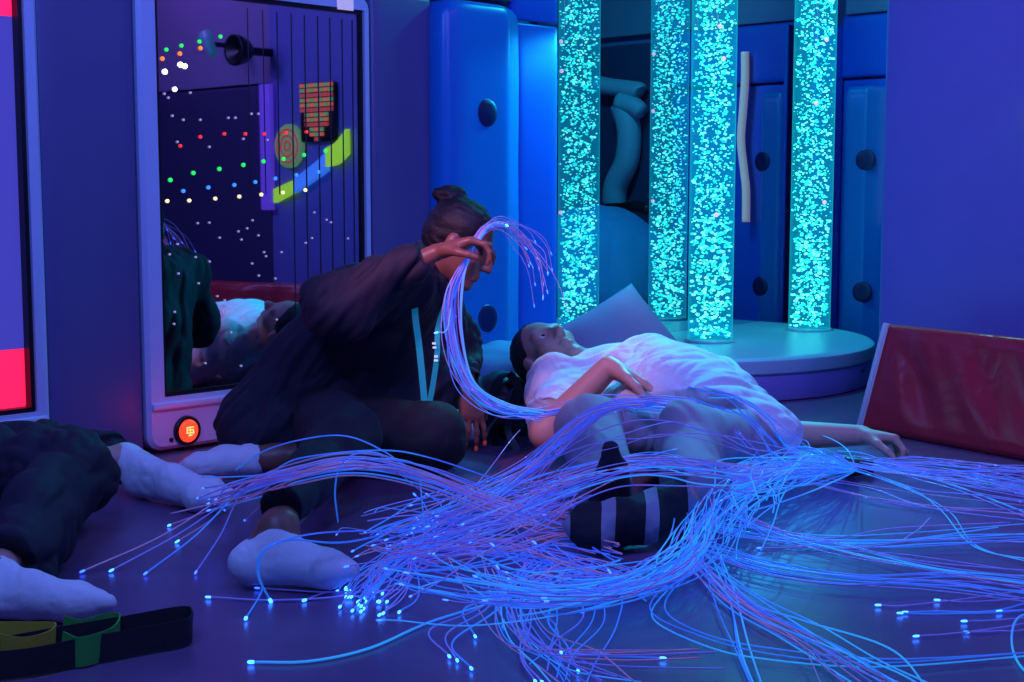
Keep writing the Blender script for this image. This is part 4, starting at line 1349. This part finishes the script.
class Bundle:
    def __init__(self, label, cat, at, name='fibre_optic_bundle'):
        self.root = thing(name, label, cat, at)
        self.at = at
        self.n = 0
        self.rest = []
    def add(self, *a, **k):
        s = strand(self.root, *a, **k)
        if self.n < 98:
            V, F, fm, m, tm = s
            link_mesh('strand', V, F, None, self.root, loc=V.mean(0), mats=[m, tm], fmat=fm)
            self.n += 1
        else:
            self.rest.append(s)
    def close(self):
        if not self.rest:
            return
        V, F, FMI, k = [], [], [], 0
        ms = []
        for v, f, fm, m, tm in self.rest:
            for q in (m, tm):
                if q not in ms: ms.append(q)
            V.append(v); F += [[a + k for a in g] for g in f]; k += len(v)
            FMI += [ms.index(tm) if x else ms.index(m) for x in fm]
        o = link_mesh('strands', np.vstack(V), F, None, self.root, loc=np.vstack(V).mean(0), mats=ms, fmat=FMI)
        o['kind'] = 'stuff'
    def family(self, ctrl, count, cols, jit=6, jz=.012, grow=None, r=(.0012, .0018), tip=True, tipm=None, ends=1.0, cut=None, wander=.5):
        """ctrl: (px, py, z) survey points of the bundle's path; every strand strays from it by jit pixels"""
        for i in range(count):
            gx, gy, gz = frn.gauss(0, 1), frn.gauss(0, 1), abs(frn.gauss(0, 1))
            pts = []
            m = len(ctrl)
            for j, (x, y, z) in enumerate(ctrl):
                g = grow[j] if grow else 1.0
                jx = jit * g * (gx + wander * frn.gauss(0, 1)); jy = jit * g * .6 * (gy + wander * frn.gauss(0, 1))
                zz = z + jz * g * gz if z < .06 else z + jz * g * (gz - .6)
                pts.append(onz(x + jx, y + jy, max(zz, .002)))
            if cut:
                k = frn.uniform(*cut)
                full = catmull(pts, 60)
                q = full[:max(8, int(60 * k))]
                pts = q[::max(1, len(q) // 9)]
                pts = np.vstack([pts, q[-1:]]) if len(pts) > 2 else q
            self.add(pts, FM[frn.choice(cols)], frn.uniform(*r), tip and frn.random() < .4, tipm=tipm)

# 1. strands held up by the seated person, falling in a hose-like swag to the lap of the other
hold = handR + hdR * .085 + A((0, 0, -.035))
b1 = Bundle('swag of glowing strands hanging from the raised hand across to the reclining body', 'fibre optic strands', hold)
def world_family(b, ctrl, count, cols, jit, r, tip=True, tipm=None, cutr=None, seedless=False):
    for i in range(count):
        g = np.array([frn.gauss(0, 1), frn.gauss(0, 1), frn.gauss(0, 1)])
        pts = []
        for j, (p, s) in enumerate(ctrl):
            pts.append(np.asarray(p) + s * jit * (g + .45 * np.array([frn.gauss(0, 1) for _ in range(3)])))
        if cutr:
            full = catmull(pts, 60); q = full[:max(8, int(60 * frn.uniform(*cutr)))]
            pts = q[::max(1, len(q) // 9)]
        b.add(pts, FM[frn.choice(cols)], frn.uniform(*r), tip, tipm=tipm)
swag = [(atd(474, 243, 3.86), .4), (hold, .35), (atd(453, 290, 3.84), .8), (atd(453, 340, 3.86), 1.2), (atd(468, 382, 3.88), 1.3), (atd(497, 408, 3.90), 1.1), (atd(540, 414, 3.86), 1.0), (atd(590, 404, 3.74), 1.1), (atd(640, 403, 3.72), 1.3), (atd(690, 410, 3.70), 1.6), (atd(735, 440, 3.66), 1.5), (onz(755, 470, .02), 2)]
world_family(b1, swag, 24, ['spark', 'violet', 'violet', 'blue'], .008, (.0013, .0018), tip=False)
world_family(b1, swag[:7], 8, ['azure', 'blue'], .009, (.0013, .0018), tip=False)
world_family(b1, [(hold, .3), (atd(462, 280, 3.83), .5), (atd(461, 330, 3.83), .6), (atd(474, 380, 3.85), .6), (atd(505, 403, 3.86), .6), (atd(545, 409, 3.84), .6)], 3, ['blue', 'azure'], .006, (.0018, .0022), tip=False)
# spray flicked beyond the hand
world_family(b1, [(hold, .3), (atd(480, 232, 3.92), .4), (atd(499, 222, 4.0), .6), (atd(522, 236, 4.1), 1.5), (atd(540, 268, 4.15), 2.2), (atd(549, 318, 4.2), 2.6)], 20, ['violet', 'spark', 'violet', 'pink'], .014, (.0009, .0014), tip=True, tipm=M_tip2, cutr=(.62, 1.0))
world_family(b1, [(hold, .3), (atd(452, 300, 3.84), .5), (atd(446, 330, 3.8), .7), (atd(436, 333, 3.78), .5)], 1, ['azure'], .004, (.002, .0022))
world_family(b1, [(hold, .3), (atd(490, 226, 3.95), .3), (atd(506, 226, 4.0), .3)], 2, ['azure'], .006, (.002, .0022))
b1.close()

# 2. harness end of the floor spray: black ferrule, sparkling tail to the right, combed mass to the left
fe = onz(752, 436, .03)
b2 = Bundle('thick blue spray of strands fanning from a black ferrule over the legs', 'fibre optic strands', onz(752, 436, 0))
fm4 = mat_from(nrm(onz(772, 441, .03) - fe), nrm(A((.2, 1, 0))), Z, fe)
bm = bm_box(-.005, .075, -.022, .022, -.024, .03, .008, 2)
for v in bm.verts:
    if v.co.x > .03: v.co.z *= .75
bm_obj('ferrule', bm, M_ferr, b2.root, mat_from(nrm(A((.96, -.2, 0))), nrm(A((.2, .96, 0))), Z, onz(846, 476, .0) + A((0, 0, .026))))
# combed mass: from the ferrule down and round under the striped sock
b2.family([(852, 468, .03), (815, 466, .05), (778, 468, .06), (742, 480, .055), (716, 500, .05), (703, 535, .04), (672, 568, .025), (610, 590, .02), (530, 596, .015), (450, 580, .012), (400, 560, .012)], 52, ['azure', 'blue', 'azure', 'blue', 'violet'], 8, .02, [.15, 1.2, 1.9, 1.9, 1.7, 1.6, 1.6, 1.7, 2.2, 3.2, 4], cut=(.72, 1.0), r=(.0013, .0018), tipm=M_tip2)
# over the shins, towards the left
b2.family([(852, 466, .03), (800, 462, .06), (752, 474, .10), (705, 466, .17), (655, 463, .165), (605, 470, .15), (550, 488, .10), (500, 508, .06), (440, 530, .02), (390, 545, .012)], 36, ['azure', 'blue', 'violet', 'blue', 'violet', 'pink'], 6, .012, [.15, 1, 1.3, 1.5, 1.5, 1.5, 1.8, 2.4, 3.2, 4.5], cut=(.7, 1.0), tipm=M_tip2)
# close pile along the trouser side
b2.family([(854, 470, .03), (822, 466, .05), (788, 464, .07), (760, 472, .06), (744, 496, .04), (728, 520, .03), (716, 548, .02)], 44, ['azure', 'azure', 'blue'], 10, .03, [.15, 1.2, 2, 2, 2, 2, 2], cut=(.6, 1.0), tip=False, r=(.0013, .0018))
b2.family([(854, 468, .03), (830, 462, .05), (800, 456, .08), (778, 446, .14), (758, 420, .22), (735, 402, .29), (700, 394, .34)], 7, ['azure', 'blue'], 6, .02, [.15, 1, 1.4, 1.2, 1, 1, 1], tip=False)
b2.family([(852, 466, .03), (800, 458, .07), (752, 448, .16), (705, 432, .27), (650, 425, .29), (600, 436, .26), (550, 462, .16), (505, 490, .07)], 4, ['violet', 'blue', 'violet'], 9, .01, [.15, 1, 1.3, 1.5, 1.5, 1.5, 1.8, 2.4], tip=False, r=(.0010, .0014))
b2.close()

# 3. tail running off to the side past the mat
b3 = Bundle('sparkling flat tail of strands running past the hand and red mat', 'fibre optic strands', onz(940, 455, 0))
b3.family([(832, 458, .03), (880, 466, .03), (930, 472, .02), (985, 478, .02), (1045, 485, .02), (1120, 492, .02)], 40, ['spark', 'violet', 'spark', 'blue'], 5.5, .016, [.35, 1.0, 1.5, 1.9, 2.2, 2.4], tip=False)
b3.family([(838, 452, .04), (862, 454, .035), (910, 470, .01), (960, 486, .008), (1030, 512, .008)], 3, ['azure', 'violet'], 4, .01, tip=False)
b3.family([(838, 466, .03), (900, 490, .012), (938, 510, .008), (972, 545, .005), (1040, 566, .005)], 2, ['azure'], 5, .008, tip=False)
b3.close()

# 4. strands raking over the floor towards the lower corner
b4 = Bundle('loose strands raking across the bare floor under the outstretched arm', 'fibre optic strands', onz(860, 560, 0))
b4.family([(690, 520, .03), (760, 535, .015), (840, 540, .008), (930, 536, .008), (1040, 530, .008)], 9, ['azure', 'violet', 'blue'], 7, .01, [.6, 1, 1.2, 1.4, 1.8], tip=False)
b4.family([(700, 545, .02), (770, 568, .01), (850, 580, .008), (940, 578, .008), (1045, 590, .008)], 12, ['azure', 'blue', 'violet'], 7, .01, [.8, 1, 1.2, 1.5, 2], tip=False)
b4.family([(712, 500, .04), (760, 525, .02), (830, 545, .01), (920, 566, .008), (1040, 580, .008)], 7, ['azure', 'violet', 'pink'], 8, .01, [.7, .9, 1.2, 1.5, 2], tip=False)
b4.family([(690, 555, .02), (740, 600, .008), (800, 635, .008), (860, 668, .008), (930, 712, .008)], 16, ['azure', 'blue', 'pink', 'violet'], 9, .01, [.8, 1, 1.5, 2.2, 3], tip=False)
b4.family([(770, 470, .03), (850, 490, .01), (920, 505, .006), (1040, 515, .006)], 5, ['violet', 'pink'], 8, .008, tip=False)
b4.family([(700, 565, .02), (668, 590, .01), (655, 615, .006), (700, 640, .005), (770, 655, .005), (880, 664, .005), (1040, 652, .005)], 3, ['blue', 'azure'], 7, .006, tip=False)
b4.family([(720, 550, .02), (738, 600, .008), (752, 650, .006), (775, 700, .006)], 4, ['azure', 'blue'], 7, .006, tip=False)
for (x, y) in ((879, 605), (901, 613), (906, 612), (938, 600), (965, 621), (917, 636), (1000, 611), (967, 632)):
    e = 1045 + frn.uniform(0, 30)
    pts = [onz(e, y - 16 + frn.uniform(-8, 12), .006), onz(x + (e - x) * .6, y - 6 + frn.uniform(-5, 5), .006), onz(x + 30, y + frn.uniform(-2, 2), .005), onz(x, y, .005)]
    b4.add(pts, FM[frn.choice(['violet', 'blue'])], .0017, True)
b4.add([onz(1050, 632, .006), onz(1028, 615, .02), onz(1015, 622, .02), onz(1012, 645, .01), onz(1022, 668, .006), onz(1050, 690, .006)], FM['azure'], .0022, False)
b4.add([onz(930, 518, .02), onz(912, 534, .01), onz(880, 545, .006), onz(760, 548, .006)], FM['violet'], .0018, True, tipm=M_tip2)
b4.close()

# 5. tangle between the two people, running down to the sock
b5 = Bundle('sparkling sheaf of strands sweeping from the hip into the tangle by the white sock', 'fibre optic strands', onz(470, 540, 0))
b5.family([(655, 402, .30), (610, 406, .28), (578, 425, .22), (545, 455, .14), (510, 480, .08), (460, 505, .04), (405, 525, .02), (360, 545, .01)], 32, ['spark', 'violet', 'spark', 'blue', 'pink'], 5.5, .014, [.6, .8, 1, 1.2, 1.5, 2.0, 2.8, 3.8], cut=(.82, 1.0), tipm=M_tip2)
b5.family([(570, 498, .09), (545, 508, .06), (510, 520, .04), (450, 530, .03), (400, 540, .012), (370, 545, .008)], 30, ['violet', 'blue', 'pink', 'violet'], 9, .016, [1, 1.2, 1.4, 1.7, 2, 2.3], cut=(.7, 1.0), tipm=M_tip2)
b5.family([(650, 585, .01), (580, 560, .01), (500, 545, .015), (430, 545, .02), (390, 555, .02), (370, 580, .01), (365, 600, .006)], 14, ['violet', 'blue', 'pink'], 9, .012, [1.2, 1.2, 1.2, 1, .8, .7, .7], cut=(.85, 1.0), tip=False)
b5.family([(620, 548, .02), (560, 535, .02), (500, 550, .02), (430, 560, .012), (385, 550, .01)], 16, ['violet', 'blue', 'pink'], 12, .012, tip=False)
# the bright cluster of tips on the floor in front of the sock
for i in range(26):
    x, y = frn.gauss(363, 17), 0
    y = 588 + (x - 330) * .38 + frn.gauss(0, 7)
    a = frn.uniform(-.4, .5)
    st_ = (frn.gauss(470, 30), frn.gauss(535, 14))
    pts = [onz(*st_, .03), onz(420 + frn.gauss(0, 8), 548 + frn.gauss(0, 6), .03), onz(x + 18 + frn.gauss(0, 4), y - 20, .012), onz(x, y, .006)]
    b5.add(pts, FM[frn.choice(['violet', 'blue'])], .0016, True, tr=1.35)
# loops running forward
b5.family([(600, 575, .01), (560, 570, .02), (530, 580, .02), (512, 605, .015), (520, 635, .01), (560, 662, .006), (600, 690, .005)], 12, ['blue', 'violet', 'azure', 'pink'], 9, .012, [1.5, 1.2, 1, 1, 1.1, 1.4, 2], tip=False)
b5.family([(480, 560, .02), (500, 600, .02), (530, 640, .01), (600, 650, .006), (700, 652, .005)], 5, ['pink', 'violet'], 12, .01, tip=False)
b5.family([(540, 545, .02), (580, 580, .015), (590, 620, .01), (570, 655, .006), (560, 680, .006)], 5, ['violet', 'blue'], 13, .012, tip=False)
for x, y in ((449, 656), (457, 660), (471, 668), (535, 681), (542, 682), (503, 620), (475, 636), (505, 585), (561, 652), (578, 671)):
    pts = [onz(560 + frn.gauss(0, 20), 560, .02), onz((x + 520) / 2, (y + 570) / 2 - 8, .02), onz(x - 14 + frn.gauss(0, 5), y - 26, .012), onz(x, y, .006)]
    b5.add(pts, FM[frn.choice(['blue', 'violet'])], .0018, True, tr=1.15)
for x, y in ((493, 545), (510, 581), (498, 568), (520, 508), (535, 543), (428, 495), (418, 520), (606, 463), (415, 495), (560, 478), (610, 572)):
    pts = [onz(x + frn.gauss(30, 15), y + frn.gauss(22, 8), .01), onz(x + frn.gauss(10, 5), y + 10, .03), onz(x, y, .05)]
    b5.add(pts, FM['blue'], .0016, True, tipm=M_tip2, tr=1.1)
b5.close()

# 6. long arcs lifted over the shin towards the other feet
b6 = Bundle('long pink and blue arcs of strands reaching over the knee to the white socked feet', 'fibre optic strands', onz(300, 520, 0))
arcs = [((112, 571), .10), ((82, 570), .02), ((196, 572), 0)]
for i in range(9):
    ex_, ey_ = [(112, 570), (146, 573), (83, 571), (178, 541), (247, 498), (196, 572), (170, 525), (225, 510), (245, 520)][i]
    o_ = frn.gauss(0, 4)
    base_ = [(540, 520 + o_, .05), (480, 498 + o_, .10), (420, 474 + o_, .20), (360, 460 + o_ * .8, .27), (300, 470 + o_, .25), (245, 492 + o_, .14)]
    if ex_ < 200:
        pts = [onz(*q) for q in base_] + [onz((ex_ + 245) / 2, (ey_ + 494) / 2 + 2, .05), onz(ex_, ey_, .006)]
    else:
        pts = [onz(*q) for q in base_[:-1]] + [onz(ex_, ey_, .03)]
    b6.add(pts, FM[frn.choice(['pink', 'violet', 'pink', 'blue'])], .0018, True, tipm=M_tip2 if i % 3 else M_tip, tr=1.1)
for i in range(16):
    o_ = frn.gauss(0, 8)
    pts = [onz(560 + frn.gauss(0, 12), 520 + o_, .04), onz(490, 500 + o_, .08), onz(430, 478 + o_ * .9, .19), onz(370 + frn.gauss(0, 8), 466 + o_ * .7, .26), onz(300, 474 + o_ * .7, .24), onz(248 + frn.gauss(0, 10), 488 + o_ * .6, .14), onz(212 + frn.gauss(0, 16), 500 + o_, .09)]
    b6.add(pts, FM[frn.choice(['pink', 'violet', 'blue'])], .0017, frn.random() < .4, tipm=M_tip2)
b6.add([onz(236, 470, .06), onz(262, 452, .16), onz(300, 440, .24), onz(345, 436, .26), onz(385, 452, .22), onz(430, 482, .12), onz(500, 492, .05), onz(560, 480, .04)], FM['blue'], .0019, False)
b6.add([onz(338, 522, .03), onz(335, 490, .18), onz(343, 462, .28), onz(370, 452, .28), onz(405, 465, .18), onz(440, 486, .1), onz(490, 500, .04)], FM['blue'], .0019, False)
b6.add([onz(470, 505, .06), onz(360, 540, .10), onz(290, 540, .13), onz(262, 552, .11), onz(258, 575, .06), onz(270, 600, .006)], FM['blue'], .0022, True, tr=1.3)
b6.add([onz(420, 530, .05), onz(320, 533, .13), onz(268, 548, .12), onz(259, 572, .06), onz(262, 590, .01), onz(246, 618, .006)], FM['blue'], .0018, True, tr=1.5)
b6.add([onz(620, 560, .01), onz(500, 600, .006), onz(430, 622, .005), onz(370, 648, .005), onz(310, 661, .005), onz(252, 662, .005)], FM['azure'], .0023, True, tr=1.1)
b6.add([onz(430, 560, .02), onz(360, 592, .006), onz(280, 600, .005), onz(209, 597, .005)], FM['violet'], .0018, True)
b6.add([onz(430, 565, .02), onz(370, 595, .006), onz(330, 592, .005), onz(305, 600, .005)], FM['violet'], .0018, True, tr=1.3)
b6.add([onz(400, 590, .01), onz(330, 592, .006), onz(290, 590, .005), onz(258, 588, .005)], FM['violet'], .0016, True, tipm=M_tip2)
b6.add([onz(420, 480, .15), onz(424, 530, .08), onz(420, 545, .03)], FM['blue'], .0016, False)
b6.add([onz(610, 655, .006), onz(560, 650, .005), onz(590, 655, .005), onz(662, 658, .005)], FM['blue'], .0018, True, tr=1.1)
b6.add([onz(370, 448, .10), onz(450, 500, .04), onz(520, 430, .12)], FM['violet'], .0013, False)
b6.close()
# ------------------------------------------------------------------ light
w = bpy.data.worlds.new('world')
scene.world = w
w.use_nodes = True
w.node_tree.nodes['Background'].inputs[0].default_value = (.11, .10, .7, 1)
w.node_tree.nodes['Background'].inputs[1].default_value = .17

def lamp(kind, name, loc, target, col, power, size=.5, spot=None):
    d = bpy.data.lights.new(name, kind)
    d.color = col
    d.energy = power
    if kind == 'AREA':
        d.shape = 'DISK'; d.size = size
    elif kind in ('POINT', 'SPOT'):
        d.shadow_soft_size = size
    if spot:
        d.spot_size = spot; d.spot_blend = .6
    o = bpy.data.objects.new(name, d)
    COL.objects.link(o)
    o.location = [float(c) for c in loc]
    q = Vector([float(a - b) for a, b in zip(target, loc)]).to_track_quat('-Z', 'Y')
    o.rotation_euler = q.to_euler()
    return o

lamp('AREA', 'ceiling_uv_lamp', (.4, 2.6, 2.55), (.1, 4.6, .3), (.15, .21, 1), 33, 1.2)
lamp('AREA', 'ceiling_blue_lamp', (-1.2, 1.6, 2.4), (-.9, 4.3, .8), (.12, .25, 1), 32, .8)
lamp('SPOT', 'pink_wash', (-1.1, 2.6, 1.7), (.10, 4.15, .2), (1, .34, .52), 95, .1, .36)
lamp('SPOT', 'pink_face_wash', (-1.0, 2.2, 1.5), (-.12, 4.05, .62), (1, .3, .42), 42, .1, .3)  # added spot, warms the seated person's head
lamp('AREA', 'podium_teal', wpt(.25, .55, 2.4), wpt(.25, .5, 0), (.02, .75, 1), 22, .25)
lamp('AREA', 'partition_violet', (1.2, 2.6, 2.0), (1.7, 4.9, .6), (.32, .22, 1), 11, .6)
lamp('AREA', 'mirror_wall_violet', Q0 + WN * 1.9 - WU * .5 + Z * 2.6, Q0 + WN * 1.7 + Z * 1.9, (.36, .16, 1), 9, .4)  # added lamp, lightens the lavender wall that the mirror shows
lamp('POINT', 'button_glow', wpt(onwall(192, 430, .1)[0], .28, .10), (0, 0, 0), (1, .04, .02), .45, .03)
lamp('SPOT', 'column_fill_spot', wpt(-.16, .2, 1.5), wpt(-.85, .1, .8), (.012, .58, 1), 85, .04, 1.25)  # added spot beside the tube, brightens the blue column's side
lamp('SPOT', 'shirt_fill_spot', T1 + A((.1, -.12, 1.6)), (.68, 4.2, .2), (.01, .5, 1), 330, .05, .55)  # added spot near the tube, stands in for its light on the shirt
scene.view_settings.view_transform = 'Standard'
scene.view_settings.look = 'None'
scene.cycles.max_bounces = 8
scene.cycles.transparent_max_bounces = 16
scene.cycles.sample_clamp_indirect = 4
scene.cycles.caustics_reflective = False
scene.cycles.caustics_refractive = False
